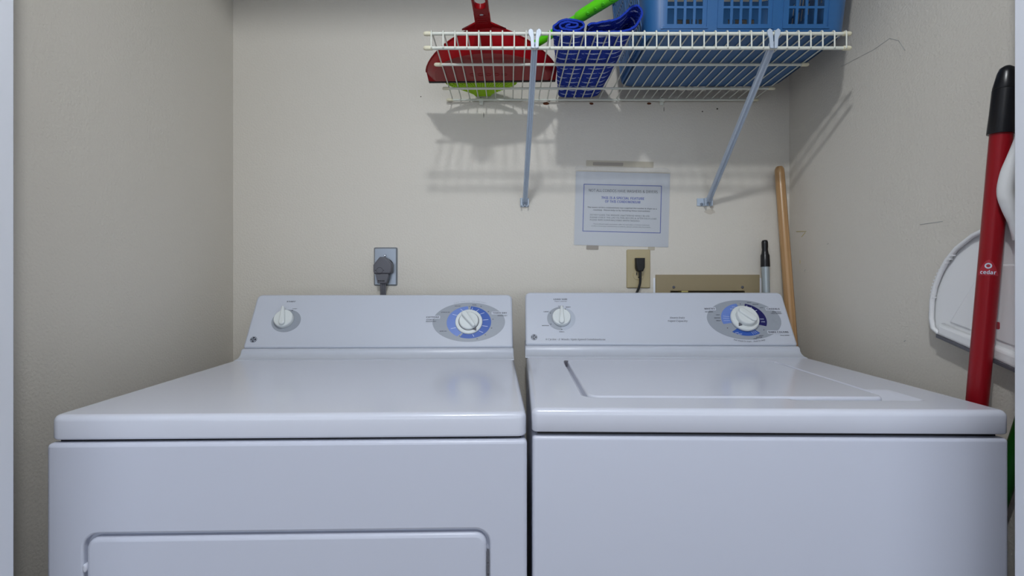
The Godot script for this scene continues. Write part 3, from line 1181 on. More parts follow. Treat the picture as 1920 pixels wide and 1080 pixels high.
func brace(t: Node3D, off: Transform3D, x0: float, x1: float) -> void:
	# a folded channel from the front lip down to a foot on the wall
	var a := P(x0, 0.5110, 1.0985)
	var b := P(x1, 0.2360, 1.5080)
	var y := (a - b).normalized()
	var x := Vector3(1, 0, 0)
	x = (x - y * x.dot(y)).normalized()
	var z := x.cross(y)
	var xf := off * Transform3D(Basis(x, y, z), b)
	var l := (a - b).length()
	var st := ST()
	# channel: web and two flanges
	var prof := PackedVector2Array([Vector2(-0.0068, -0.005), Vector2(0.0068, -0.005), Vector2(0.0068, 0.004), Vector2(0.0035, 0.0052), Vector2(0.0022, 0.0022), Vector2(-0.0022, 0.0022), Vector2(-0.0035, 0.0052), Vector2(-0.0068, 0.004)])
	var down := Transform3D(Basis(Vector3(1, 0, 0), Vector3(0, 0, -1), Vector3(0, 1, 0)), Vector3.ZERO)
	st.set_smooth_group(-1)
	var r0 := PackedVector3Array()
	var r1 := PackedVector3Array()
	for p in prof:
		r0.append(xf * Vector3(p.x, 0.0, p.y))
		r1.append(xf * Vector3(p.x, l, p.y))
	for j in prof.size():
		var k := (j + 1) % prof.size()
		st.set_smooth_group(-1)
		quad(st, r1[j], r1[k], r0[k], r0[j])
	fan(st, r0, false)
	fan(st, r1, true)
	var br := part("brace", fin(st), "brace_blue", t)
	# two ears that hook the lip rails
	st = ST()
	for s in [-1, 1]:
		var ear := PackedVector2Array([Vector2(0.0006 * s, -0.012), Vector2(0.0080 * s, -0.011), Vector2(0.0088 * s, 0.002), Vector2(0.0095 * s, 0.010), Vector2(0.0138 * s, 0.0195), Vector2(0.0138 * s, 0.0265), Vector2(0.0090 * s, 0.0305), Vector2(0.0035 * s, 0.0265), Vector2(0.0020 * s, 0.016)])
		if s < 0:
			ear.reverse()
		slab(st, ear, 0.0, 0.0035, 0.0008, off * Transform3D(Basis(), P(x0, 0.5110, 1.0975)))
	part("hook", fin(st), "brace_blue", br)
	# foot plate with its bolt, flat on the wall
	st = ST()
	if x1 < 0.3:
		rbox(st, off * P(x1 - 0.014, 0.221, 1.5200), off * P(x1 + 0.012, 0.248, 1.5155), 0.002)
		rbox(st, off * P(x1 - 0.0125, 0.222, 1.5160), off * P(x1 - 0.008, 0.244, 1.4980), 0.0015)
		rbox(st, off * P(x1 + 0.0075, 0.222, 1.5160), off * P(x1 + 0.0115, 0.244, 1.4980), 0.0015)
	else:
		rbox(st, off * P(x1 - 0.030, 0.224, 1.5200), off * P(x1 + 0.006, 0.247, 1.5165), 0.0015)
		rbox(st, off * P(x1 - 0.011, 0.222, 1.5170), off * P(x1 - 0.0075, 0.246, 1.5000), 0.0015)
		rbox(st, off * P(x1 + 0.0075, 0.222, 1.5170), off * P(x1 + 0.011, 0.246, 1.5000), 0.0015)
	var ft := part("wall_foot", fin(st), "brace_blue", br)
	st = ST()
	lathe(st, [[0.0042, 0.0], [0.0042, 0.0018], [0.002, 0.0026]], 12, Transform3D(Basis(), off * P(x1 - (0.0 if x1 < 0.3 else 0.017), 0.229 if x1 > 0.3 else 0.226, 1.5165 if x1 > 0.3 else 1.5155)))
	part("bolt", fin(st), "steel", ft)


func basket() -> void:
	var cx := 0.522
	var cd := 1.272
	var w := 0.436
	var d := 0.310
	var hgt := 0.25
	var t := thing("laundry_basket", "blue plastic laundry basket with square-holed sides at the right end of the wire shelf", "basket", P(cx, REST, cd))
	var cr := 0.036
	var per_w := w - 2 * cr
	var per_d := d - 2 * cr
	var arc := PI / 2 * cr
	var total := 2 * (per_w + per_d) + 4 * arc
	# u runs round the basket, counter-clockwise from above, from the front left corner's end
	var outline := func(u: float, grow: float) -> Vector2:
		u = fposmod(u, total)
		var hw := w / 2 - cr
		var hd := d / 2 - cr
		var r := cr + grow
		var segs := [per_w, arc, per_d, arc, per_w, arc, per_d, arc]
		var k := 0
		while k < 7 and u > segs[k]:
			u -= segs[k]
			k += 1
		match k:
			0: return Vector2(-hw + u, hd + r)
			1:
				var a := u / arc * PI / 2
				return Vector2(hw + sin(a) * r, hd + cos(a) * r)
			2: return Vector2(hw + r, hd - u)
			3:
				var a := u / arc * PI / 2
				return Vector2(hw + cos(a) * r, -hd - sin(a) * r)
			4: return Vector2(hw - u, -hd - r)
			5:
				var a := u / arc * PI / 2
				return Vector2(-hw - sin(a) * r, -hd - cos(a) * r)
			6: return Vector2(-hw - r, -hd + u)
		var b := u / arc * PI / 2
		return Vector2(-hw - cos(b) * r, hd + sin(b) * r)
	var f := func(u: float, v: float, wi: float) -> Vector3:
		var flare := 0.028 * v / hgt - wi * 0.0025
		if v < 0.012:
			var a := 1.0 - v / 0.012
			flare -= 0.006 * (1 - sqrt(maxf(1 - a * a, 0.0)))
		var p: Vector2 = outline.call(u, flare)
		return Vector3(p.x, v, p.y)
	# windows: centre u, columns, pitch, hole width
	var wins := []
	var mid := per_w / 2
	for q in [[mid - 0.1405, 4], [mid - 0.0085, 5], [mid + 0.1235, 4]]:
		wins.append([q[0], q[1], 0.0205, 0.0147])
	for q in [[mid - 0.1325, 4], [mid, 5], [mid + 0.1325, 4]]:
		wins.append([per_w + per_d + 2 * arc + q[0], q[1], 0.0200, 0.0143])
	for q in [per_w + arc + per_d / 2, 2 * per_w + per_d + 3 * arc + per_d / 2]:
		wins.append([q - 0.058, 6, 0.0150, 0.0085])
		wins.append([q + 0.058, 6, 0.0150, 0.0085])
	var rows := [[0.0195, 0.0515], [0.0565, 0.0885], [0.0935, 0.1255], [0.1305, 0.1625], [0.1675, 0.1995]]
	var us := [0.0, total]
	for q in wins:
		for k in q[1]:
			var c: float = q[0] + (k - (q[1] - 1) / 2.0) * q[2]
			us.append(c - q[3] / 2)
			us.append(c + q[3] / 2)
	var corner := [per_w, per_w + arc + per_d, 2 * per_w + 2 * arc + per_d, 2 * per_w + 3 * arc + 2 * per_d]
	for c in corner:
		for k in 7:
			us.append(c + arc * k / 6.0)
	us.sort()
	var clean := []
	for u in us:
		if clean.is_empty() or u - clean[-1] > 1e-5:
			clean.append(u)
	var vs := [0.0, 0.0015, 0.004, 0.008, 0.012]
	for r in rows:
		vs.append(r[0])
		vs.append(r[1])
	vs.append(hgt)
	var hole := func(u: float, v: float) -> bool:
		var in_row := false
		for r in rows:
			if v > r[0] and v < r[1]:
				in_row = true
		if not in_row:
			return false
		# the far side is solid low down
		if v < 0.055 and u > per_w + per_d + 2 * arc and u < 2 * per_w + per_d + 2 * arc:
			return false
		# the end by the wall has only its two upper rows
		if v < 0.128 and u > per_w + arc and u < per_w + arc + per_d:
			return false
		for q in wins:
			for k in q[1]:
				if absf(u - (q[0] + (k - (q[1] - 1) / 2.0) * q[2])) < q[3] / 2:
					return true
		return false
	var st := ST()
	patch_grid(st, f, clean, vs, hole, true)
	part("basket_wall", fin(st), "basket_blue", t)
	# bottom
	st = ST()
	var o := PackedVector2Array()
	for u in clean:
		var p: Vector2 = outline.call(u, -0.006)
		o.append(Vector2(p.x, p.y))
	if o[0].distance_to(o[-1]) < 1e-4:
		o.remove_at(o.size() - 1)
	var lay := Transform3D(Basis(Vector3(1, 0, 0), Vector3(0, 0, 1), Vector3(0, -1, 0)), Vector3.ZERO)
	slab(st, o, -0.0025, 0.0, 0.0, lay)
	var ribs := ST()
	var bt := part("basket_bottom", fin(st), "basket_blue", t)
	rbox(ribs, Vector3(-w / 2 + 0.03, 0.0028, -d / 2 + 0.03), Vector3(w / 2 - 0.03, 0.0045, d / 2 - 0.03), 0.0008)
	part("raised_floor", fin(ribs), "basket_blue", bt)
	# raised frames round the windows
	for q in wins:
		st = ST()
		var hw: float = q[1] * q[2] / 2 + 0.0065
		for e in [[-hw - 0.0035, -hw, 0.0095, 0.2075], [hw, hw + 0.0035, 0.0095, 0.2075], [-hw, hw, 0.0095, 0.0130], [-hw, hw, 0.2040, 0.2075]]:
			var p := []
			for k in 8:
				p.append(f.call(q[0] + (e[1] if k & 1 else e[0]), e[3] if k & 2 else e[2], -0.9 if k & 4 else 0.3))
			st.set_smooth_group(-1)
			for g in [[4, 5, 7, 6], [1, 0, 2, 3], [5, 1, 3, 7], [0, 4, 6, 2], [6, 7, 3, 2], [0, 1, 5, 4]]:
				quad(st, p[g[0]], p[g[1]], p[g[2]], p[g[3]])
		part("window_frame", fin(st), "basket_blue", t)
	# rolled rim
	st = ST()
	var ring := []
	for k in 9:
		var a := TAU * k / 8.0
		var g := PackedVector3Array()
		for u in clean:
			var p: Vector2 = outline.call(u, 0.028 + 0.006 + 0.008 * cos(a))
			g.append(Vector3(p.x, hgt + 0.006 * sin(a), p.y))
		if g[0].distance_to(g[-1]) < 1e-4:
			g.remove_at(g.size() - 1)
		ring.append(g)
	loft(st, ring, false, false)
	part("rim", fin(st), "basket_blue", t)


func red_dustpan() -> void:
	var t := thing("red_dustpan", "wide red plastic dustpan lying at the left end of the wire shelf", "dustpan", P(-0.050, REST + 0.001, 1.29))
	t.rotation_degrees.y = -1.5
	# local: x right, y up, z towards the lens; the lip is at the back (z -0.10)
	var st := ST()
	var n := 28
	var under := []
	var over := []
	var rim_u := []
	var rim_o := []
	for k in n + 1:
		var s := k / float(n)
		var a := PI * s
		# floor: an arch; rim: a wider arch, raised at the back
		var fx := -cos(a) * 0.150
		var fz := -0.092 + 0.165 * pow(sin(a), 0.85)
		var rx := -cos(a) * 0.1815
		rx = signf(rx) * 0.1740 * pow(absf(cos(a)), 1.4)
		var rz := -0.075 + 0.183 * pow(sin(a), 1.4)
		var ry := 0.0186 + 0.0314 * pow(sin(a), 1.2)
		under.append(Vector3(fx, 0.0, fz))
		over.append(Vector3(fx * 0.985, 0.0025, fz - 0.002 * sin(a)))
		rim_u.append(Vector3(rx, ry, rz))
		rim_o.append(Vector3(rx * 0.985, ry + 0.001, rz - 0.003 * sin(a)))
	var fc := Vector3(0, 0, -0.092)
	var lipc := Vector3(0, 0.0025, -0.092)
	for k in n:
		st.set_smooth_group(1)
		tri(st, fc, under[k + 1], under[k])
		st.set_smooth_group(2)
		tri(st, lipc, over[k], over[k + 1])
		# wall outside, inside and its top edge
		var steps := 4
		st.set_smooth_group(0)
		for q in steps:
			var f0 := q / float(steps)
			var f1 := (q + 1) / float(steps)
			var mix := func(i: int, ff: float, lo: Array, hi: Array) -> Vector3:
				var b: Vector3 = lo[i].lerp(hi[i], ff)
				b.y = lerpf(lo[i].y, hi[i].y, pow(ff, 1.6))
				return b
			quad(st, mix.call(k, f0, under, rim_u), mix.call(k + 1, f0, under, rim_u), mix.call(k + 1, f1, under, rim_u), mix.call(k, f1, under, rim_u))
			quad(st, mix.call(k + 1, f0, over, rim_o), mix.call(k, f0, over, rim_o), mix.call(k, f1, over, rim_o), mix.call(k + 1, f1, over, rim_o))
		st.set_smooth_group(5)
		quad(st, rim_u[k], rim_u[k + 1], rim_o[k + 1], rim_o[k])
	# rolled rim
	tube(st, rim_u, 0.0022, 6)
	# front ramp to the lip
	st.set_smooth_group(-1)
	var L0 := Vector3(-0.1725, 0.003, -0.1010)
	var L1 := Vector3(0.1725, 0.003, -0.1010)
	quad(st, under[0], L0, L1, under[n])
	quad(st, over[n] + Vector3(0, 0, 0), L1 + Vector3(0, 0.002, 0), L0 + Vector3(0, 0.002, 0), over[0])
	tri(st, under[0], rim_u[0], L0)
	tri(st, under[n], L1, rim_u[n])
	tri(st, L0, rim_u[0], over[0])
	tri(st, L1, over[n], rim_u[n])
	part("pan", fin(st), "red_plastic", t)
	st = ST()
	rbox(st, Vector3(-0.1725, 0.0005, -0.1085), Vector3(0.1725, 0.0055, -0.0985), 0.0015)
	part("rubber_lip", fin(st), "rubber_dark", t, "dark rubber edge")
	# handle: strap with a hanging hole, and gussets to the pan
	st = ST()
	var lay := Transform3D(Basis(Vector3(1, 0, 0), Vector3(0, 0, 1), Vector3(0, -1, 0)), Vector3(-0.007, 0.050, 0))
	slab(st, PackedVector2Array([Vector2(-0.0185, 0.0950), Vector2(0.0185, 0.0950), Vector2(0.0172, 0.172), Vector2(-0.0172, 0.172)]), -0.006, 0.006, 0.002, lay, 0.002)
	slab(st, PackedVector2Array([Vector2(-0.052, 0.0900), Vector2(0.052, 0.0900), Vector2(0.0172, 0.1220), Vector2(-0.0172, 0.1220)]), -0.0015, 0.0030, 0.001, lay, 0.001)
	frame(st, rrect4(0.0344, 0.070, [0.016, 0.016, 0.003, 0.003], 6, Vector2(0, 0.2035)), rrect4(0.0235, 0.042, [0.0115, 0.0115, 0.0115, 0.0115], 6, Vector2(0, 0.209)), -0.006, 0.006, 0.002, 0.002, lay)
	var hd := part("handle", fin(st), "red_plastic", t)
	st = ST()
	for k in 4:
		box(st, Vector3(-0.0185 + 0.0025 * (k % 2), 0.0428, 0.130 + k * 0.009), Vector3(0.0045 - 0.0025 * (k % 2), 0.0442, 0.1325 + k * 0.009))
	part("grip_rib", fin(st), "red_embossed", hd)
	st = ST()
	slab(st, ellipse(0.0042, 0.0024, 12), 0.0, 0.0008, 0.0, Transform3D(Basis(Vector3(1, 0, 0), Vector3(0, 0, 1), Vector3(0, -1, 0)), Vector3(-0.007, 0.0440, 0.165)))
	part("peg_hole", fin(st), "paper", hd)
	# faint raised ring row under the floor
	st = ST()
	for k in 5:
		var lx := -0.048 + k * 0.021
		tube(st, arc_pts(Vector3(lx, -0.0002, -0.052), 0.0075), 0.0007, 5, false)
	part("embossing", fin(st), "red_embossed", t)


func arc_pts(c: Vector3, r: float) -> Array:
	var p := []
	for k in 13:
		var a := TAU * k / 12.0
		p.append(c + Vector3(cos(a) * r, 0, sin(a) * r))
	return p


func duster() -> void:
	# a lime mesh head under a long bright green handle that runs up to the right, over the rug
	var t := thing("mesh_duster", "bright green handled duster with lime mesh head behind the red dustpan", "duster", P(-0.075, REST, 1.455))
	var off := Transform3D(Basis(), -t.position)
	# head: a folded mesh flap, widest towards the lens, narrow at the wall
	var st := ST()
	var f := func(u: float, v: float, w: float) -> Vector3:
		var half := lerpf(0.098, 0.022, smoothstep(0.0, 1.0, v))
		return Vector3(-0.002 + u * half, 0.0022 + 0.018 * (1 - u * u) * (1 - v) + (0.006 if w < 0.5 else 0.0), 0.055 - v * 0.105)
	var us := []
	var vs := []
	for k in 45:
		us.append(-1 + 2 * k / 44.0)
	for k in 33:
		vs.append(k / 32.0)
	var hole := func(u: float, v: float) -> bool:
		var i := int((u + 1) * 22)
		var j := int(v * 32)
		return i % 2 == 1 and j % 2 == 1
	patch_grid(st, f, us, vs, hole)
	part("mesh_head", fin(st), "lime_mesh", t, "lime green perforated mesh")
	st = ST()
	rbox(st, Vector3(-0.020, 0.018, -0.02), Vector3(0.030, 0.046, 0.020), 0.008)
	part("collar", fin(st), "green_plastic", t)
	var a := P(-0.070, 0.583, 1.450)
	var b := P(0.160, 0.6125, 1.1878)
	var c := P(0.262, 0.6270, 1.0750)
	st = ST()
	tube(st, [off * a, off * b], 0.0098, 16)
	part("pole", fin(st), "green_plastic", t)
	st = ST()
	var d := (c - b)
	tube(st, [off * (b - d * 0.02), off * (b + d * 0.0), off * (b + d * 0.10), off * (b + d * 0.9), off * (b + d * 0.97), off * c], [0.0105, 0.0128, 0.0138, 0.0138, 0.012, 0.006], 20)
	var gp := part("grip", fin(st), "green_plastic", t)
	st = ST()
	var ax := d.normalized()
	var side := ax.cross(Vector3(0, 1, 0)).normalized()
	var toward := (side * -0.2 + ax.cross(side) * 1.0).normalized()
	if toward.y > 0:
		toward = -toward
	for k in 5:
		var s := Vector3(0, 0, 1) if k % 2 == 0 else Vector3(-0.7, -0.2, 0.7)
		var dir := (s - ax * s.dot(ax)).normalized() * 0.7 + toward * 0.7
		dir = dir.normalized()
		var m := b + d * (0.22 + 0.14 * k) + dir * 0.0125
		var bx := ax
		var by := dir.cross(bx)
		lathe(st, [[0.0052, 0.0], [0.0046, 0.0012], [0.003, 0.0019]], 14, off * Transform3D(Basis(bx, by, dir), m))
	part("dimple", fin(st), "green_dimple", gp)


func rug() -> void:
	# a folded bath rug: rolled on the left, looped up on the right
	var t := thing("blue_rug", "royal blue folded rug with pale wavy dashes between red dustpan and laundry basket", "rug", P(0.19, REST, 1.30))
	var path := []
	for k in 46:
		var s := k / 45.0
		var a := PI * 0.5 + s * TAU * 2.25
		var rx := lerpf(0.006, 0.0365, s)
		var ry := lerpf(0.002, 0.0140, s)
		path.append(Vector2(-0.057 + cos(a) * rx, 0.0165 - sin(a) * -ry))
	# leave the roll at its left side underneath, run right along the wires and loop up
	var rest := [Vector2(-0.094, 0.013), Vector2(-0.088, 0.006), Vector2(-0.072, 0.0028), Vector2(-0.045, 0.0024), Vector2(-0.01, 0.0024), Vector2(0.03, 0.0026), Vector2(0.06, 0.005), Vector2(0.082, 0.0135), Vector2(0.094, 0.030), Vector2(0.099, 0.045), Vector2(0.094, 0.0565), Vector2(0.084, 0.0595), Vector2(0.074, 0.055), Vector2(0.062, 0.042), Vector2(0.045, 0.0320), Vector2(0.020, 0.0260), Vector2(-0.003, 0.0225), Vector2(-0.0150, 0.0195), Vector2(-0.0190, 0.0165)]
	var cut := 0
	for k in path.size():
		if k > path.size() - 8 and path[k].x < -0.085:
			cut = k
			break
	if cut > 0:
		path = path.slice(0, cut)
	path.append_array(rest)
	# even out
	var cv := Curve2D.new()
	for p in path:
		cv.add_point(p)
	var len := cv.get_baked_length()
	var np := 170
	var mid := []
	for k in np + 1:
		mid.append(cv.sample_baked(len * k / np, true))
	var th := 0.0021
	var nz := 26
	var noise := FastNoiseLite.new()
	noise.seed = 4
	noise.frequency = 1.0
	var pos := func(k: int, j: int, side: float) -> Vector3:
		var a: Vector2 = mid[maxi(k - 1, 0)]
		var b: Vector2 = mid[mini(k + 1, np)]
		var nrm := (b - a).normalized().orthogonal()
		var p: Vector2 = mid[k] + nrm * th * side
		var v := j / float(nz)
		var z := lerpf(0.185, -0.205, v)
		var sx := lerpf(1.0, 0.66, v) * (1.0 + 0.03 * noise.get_noise_2d(v * 6.0, 3.0))
		var shift := lerpf(0.0, 0.0175, v)
		var y := maxf(p.y + 0.0022 * noise.get_noise_2d(v * 9.0, k * 0.06) * clampf(p.y / 0.01 - 0.5, 0.0, 1.0), 0.0003)
		# front edge ruffle
		if j <= 1:
			z += 0.004 * noise.get_noise_2d(k * 0.25, 7.0)
		return Vector3(p.x * sx + shift, y * lerpf(1.0, 0.8, v), z)
	var st := ST()
	for side in [1.0, -1.0]:
		st.set_smooth_group(0 if side > 0 else 1)
		for k in np:
			for j in nz:
				var q := [pos.call(k, j, side), pos.call(k + 1, j, side), pos.call(k + 1, j + 1, side), pos.call(k, j + 1, side)]
				var u0 := len * k / np / 0.30
				var u1 := len * (k + 1) / np / 0.30
				var uv := [Vector2(u0, j / float(nz)), Vector2(u1, j / float(nz)), Vector2(u1, (j + 1) / float(nz)), Vector2(u0, (j + 1) / float(nz))]
				if side < 0:
					quad_uv(st, q, uv)
				else:
					q.reverse()
					uv.reverse()
					quad_uv(st, q, uv)
	st.set_smooth_group(2)
	for j in [0, nz]:
		for k in np:
			var q := [pos.call(k, j, 1.0), pos.call(k, j, -1.0), pos.call(k + 1, j, -1.0), pos.call(k + 1, j, 1.0)]
			if j == 0:
				q.reverse()
			quad_uv(st, q, [Vector2(0.02, 0.002), Vector2(0.02, 0.002), Vector2(0.02, 0.002), Vector2(0.02, 0.002)])
	fin(st)
	st.generate_tangents()
	part("folded_cloth", st, "rug", t)


# ------------------------------------------------------------------ on the walls
func sign_sheet() -> void:
	var t := thing("notice_sheet", "white printed notice in a clear plastic sleeve taped to the back wall", "notice", P(0.3345, 0.2165, 1.5195))
	t.rotation_degrees.z = -1.45
	var st := ST()
	slab(st, rrect(0.279, 0.218, 0.001, 2, Vector2(0, -0.002)), 0.0006, 0.0012, 0.0)
	part("paper", fin(st), "paper", t)
	st = ST()
	# border centred a little above the middle, as printed
	for q in [[-0.1157, -0.0695, 0.1157, -0.0695], [-0.1157, 0.0695, 0.1157, 0.0695]]:
		stroke(st, Vector2(q[0], q[1]), Vector2(q[2], q[3]), 0.0019, 0.0014, Transform3D())
	for x in [-0.1148, 0.1148]:
		stroke(st, Vector2(x, -0.0695), Vector2(x, 0.0695), 0.0019, 0.0014, Transform3D())
	letter(st, "THIS IS A SPECIAL FEATURE", "bold", Vector2(0.001, 0.0309), 0.127, 0.0075, 0.0014, Transform3D())
	letter(st, "OF THIS CONDOMINIUM", "bold", Vector2(0.001, 0.0202), 0.104, 0.0075, 0.0014, Transform3D())
	part("blue_print", fin(st), "ink_blue", t)
	st = ST()
	letter(st, "NOT ALL CONDOS HAVE WASHERS & DRYERS", "regular", Vector2(0.002, 0.0520), 0.204, 0.0080, 0.0014, Transform3D())
	letter(st, "The owner of this condominium has supplied the washer & dryer as a", "bold", Vector2(0.0, 0.0012), 0.2055, 0.0052, 0.0014, Transform3D())
	letter(st, "courtesy.  Please help us by following these instructions:", "bold", Vector2(-0.001, -0.0063), 0.169, 0.0052, 0.0014, Transform3D())
	letter(st, "DO NOT LEAVE THE WASHER UNATTENDED WHILE IN USE.", "regular", Vector2(-0.0055, -0.0205), 0.1777, 0.0045, 0.0014, Transform3D())
	letter(st, "PLEASE CHECK THE LINT FILTERS BEFORE & AFTER EACH LOAD.", "regular", Vector2(0.0051, -0.0280), 0.199, 0.0045, 0.0014, Transform3D())
	letter(st, "PLEASE WIPE DOWN MACHINES WHEN FINISHED.", "regular", Vector2(-0.0204, -0.0355), 0.148, 0.0045, 0.0014, Transform3D())
	letter(st, "If you should need assistance with the operation of these machines", "regular", Vector2(-0.0010, -0.0478), 0.166, 0.0044, 0.0014, Transform3D())
	letter(st, "or if you have any maintenance problems, please contact the front desk.", "regular", Vector2(-0.0016, -0.0540), 0.1757, 0.0044, 0.0014, Transform3D())
	part("black_print", fin(st), "ink_black", t)
	st = ST()
	slab(st, rrect4(0.2825, 0.2365, [0.014, 0.008, 0.002, 0.002], 5, Vector2(-0.001, 0.006)), 0.0018, 0.0022, 0.0)
	var sl := part("sleeve", fin(st), "sleeve", t, "clear plastic sleeve")
	st = ST()
	for q in [[-0.136, 0.1090, 0.140, 0.1090]]:
		stroke(st, Vector2(q[0], q[1]), Vector2(q[2], q[3]), 0.0012, 0.0024, Transform3D())
	part("sleeve_seam", fin(st), "tape", sl)
	for q in [[-0.010, 0.1320, 0.200, 0.018, "tape"], [-0.045, 0.1310, 0.090, 0.010, "tape_dirty"], [-0.085, -0.1175, 0.036, 0.013, "tape_dirty"], [0.09, -0.1160, 0.02, 0.011, "tape"]]:
		st = ST()
		slab(st, rrect(q[2], q[3], 0.002, 2, Vector2(q[0], q[1])), 0.0 if q[4] == "tape" else 0.0006, 0.0005 if q[4] == "tape" else 0.0009, 0.0)
		part("tape_strip", fin(st), q[4], t)


func outlets() -> void:
	# dryer outlet: bevelled steel plate
	var d := WALL_D
	var t := thing("dryer_outlet", "brushed steel wall outlet plate behind the dryer's grey plug", "outlet", P(-0.3665, 0.0445, d))
	var st := ST()
	var o := rrect(0.0700, 0.1140, 0.0045, 3)
	loft(st, [ring3(o, 0.0, Transform3D()), ring3(o, 0.0015, Transform3D()), ring3(inset(o, 0.0042), 0.0055, Transform3D())])
	part("cover_plate", fin(st), "steel", t)
	st = ST()
	slab(st, ellipse(0.0232, 0.0232, 32, Vector2(0.0010, 0.0010)), 0.0055, 0.0068, 0.0)
	part("receptacle", fin(st), "slot_black", t)
	st = ST()
	lathe(st, [[0.0038, 0.0055], [0.0036, 0.0072], [0.002, 0.0082]], 16, Transform3D(Basis(), Vector3(-0.001, 0.0325, 0)))
	part("screw", fin(st), "chrome", t)
	# grey angled plug with its flat cable
	var pg := thing("dryer_plug", "bulky grey plug with flat cord in the steel outlet behind the dryer", "plug", P(-0.3610, 0.0445, d))
	st = ST()
	var head := PackedVector2Array([Vector2(-0.0340, 0.0040), Vector2(-0.0340, -0.0150), Vector2(-0.0310, -0.0225), Vector2(0.0135, -0.0215), Vector2(0.0185, -0.0170), Vector2(0.0195, 0.0060), Vector2(0.0085, 0.0190), Vector2(-0.0010, 0.0270), Vector2(-0.0150, 0.0275), Vector2(-0.0250, 0.0160)])
	slab(st, head, 0.0075, 0.036, 0.004, Transform3D(), 0.002)
	part("plug_head", fin(st), "plug_gray", pg)
	st = ST()
	slab(st, PackedVector2Array([Vector2(-0.0225, -0.0500), Vector2(0.0050, -0.0500), Vector2(0.0100, -0.0215), Vector2(-0.0290, -0.0215)]), 0.012, 0.033, 0.003, Transform3D(), 0.002)
	var nk := part("plug_neck", fin(st), "plug_gray", pg)
	st = ST()
	for k in 4:
		var x := -0.0185 + k * 0.0050
		slab(st, rrect(0.0040, 0.0034, 0.0008, 2, Vector2(x, -0.0425)), 0.0325, 0.0334, 0.0)
	part("slot", fin(st), "slot_black", nk)
	st = ST()
	band(st, Vector2(-0.0150, -0.0125), Vector2(0.0095, 0.0095), Vector2(0.0086, 0.0086), 0, 360, 0.0363, Transform3D(), 28)
	for x in [-0.0270, -0.0030]:
		flat(st, ellipse(0.0013, 0.0013, 10, Vector2(x, -0.0120)), 0.0363, Transform3D())
	part("moulded_mark", fin(st), "slot_black", pg)
	st = ST()
	for x in [-0.0140, -0.0085, -0.0030]:
		tube(st, [Vector3(x, -0.049, 0.022), Vector3(x, -0.12, 0.020), Vector3(x, -0.45, 0.020)], 0.0034, 10)
	part("cord", fin(st), "plug_gray", pg)
	# almond duplex outlet
	var r := thing("almond_outlet", "almond duplex wall outlet below the notice with a black plug in it", "outlet", P(0.3825, 0.0380, d))
	st = ST()
	slab(st, rrect(0.0700, 0.1140, 0.0034, 3), 0.0, 0.0055, 0.0030)
	part("cover_plate", fin(st), "almond", r)
	for s in [0.0205, -0.0185]:
		st = ST()
		slab(st, rrect4(0.0330, 0.0280, [0.012, 0.012, 0.012, 0.012], 5, Vector2(0.0, s)), 0.0053, 0.0072, 0.0008)
		var rc := part("receptacle", fin(st), "almond", r)
		st = ST()
		for x in [-0.0065, 0.0065]:
			box(st, Vector3(x - 0.0012, s - 0.001, 0.0070), Vector3(x + 0.0012, s + 0.0075, 0.0076))
		slab(st, ellipse(0.0024, 0.0024, 12, Vector2(0, s - 0.007)), 0.0070, 0.0076, 0.0)
		part("slot", fin(st), "slot_black", rc)
		st = ST()
		band(st, Vector2(0, s), Vector2(0.0172, 0.0148), Vector2(0.0162, 0.0138), 0, 360, 0.0057, Transform3D(), 28)
		part("shadow_joint", fin(st), "brass", rc)
	var p := thing("washer_plug", "black plug with a thin black cord in the almond outlet below the notice", "plug", P(0.3825, 0.0380, d))
	st = ST()
	slab(st, PackedVector2Array([Vector2(-0.0080, -0.0080), Vector2(0.0070, -0.0080), Vector2(0.0125, 0.0030), Vector2(0.0130, 0.0310), Vector2(-0.0125, 0.0310), Vector2(-0.0120, 0.0030)]), 0.0078, 0.030, 0.003, Transform3D(), 0.001)
	part("plug_head", fin(st), "slot_black", p)
	st = ST()
	tube(st, [Vector3(-0.001, -0.004, 0.020), Vector3(0.0005, -0.012, 0.021), Vector3(0.0010, -0.030, 0.021), Vector3(0.0000, -0.044, 0.021), Vector3(-0.0035, -0.057, 0.021), Vector3(-0.0095, -0.070, 0.021), Vector3(-0.018, -0.09, 0.022), Vector3(-0.03, -0.14, 0.024), Vector3(-0.035, -0.40, 0.024)], [0.0048, 0.0042, 0.0036, 0.0034, 0.0034, 0.0034, 0.0034, 0.0034, 0.0034], 10)
	part("cord", fin(st), "slot_black", p)


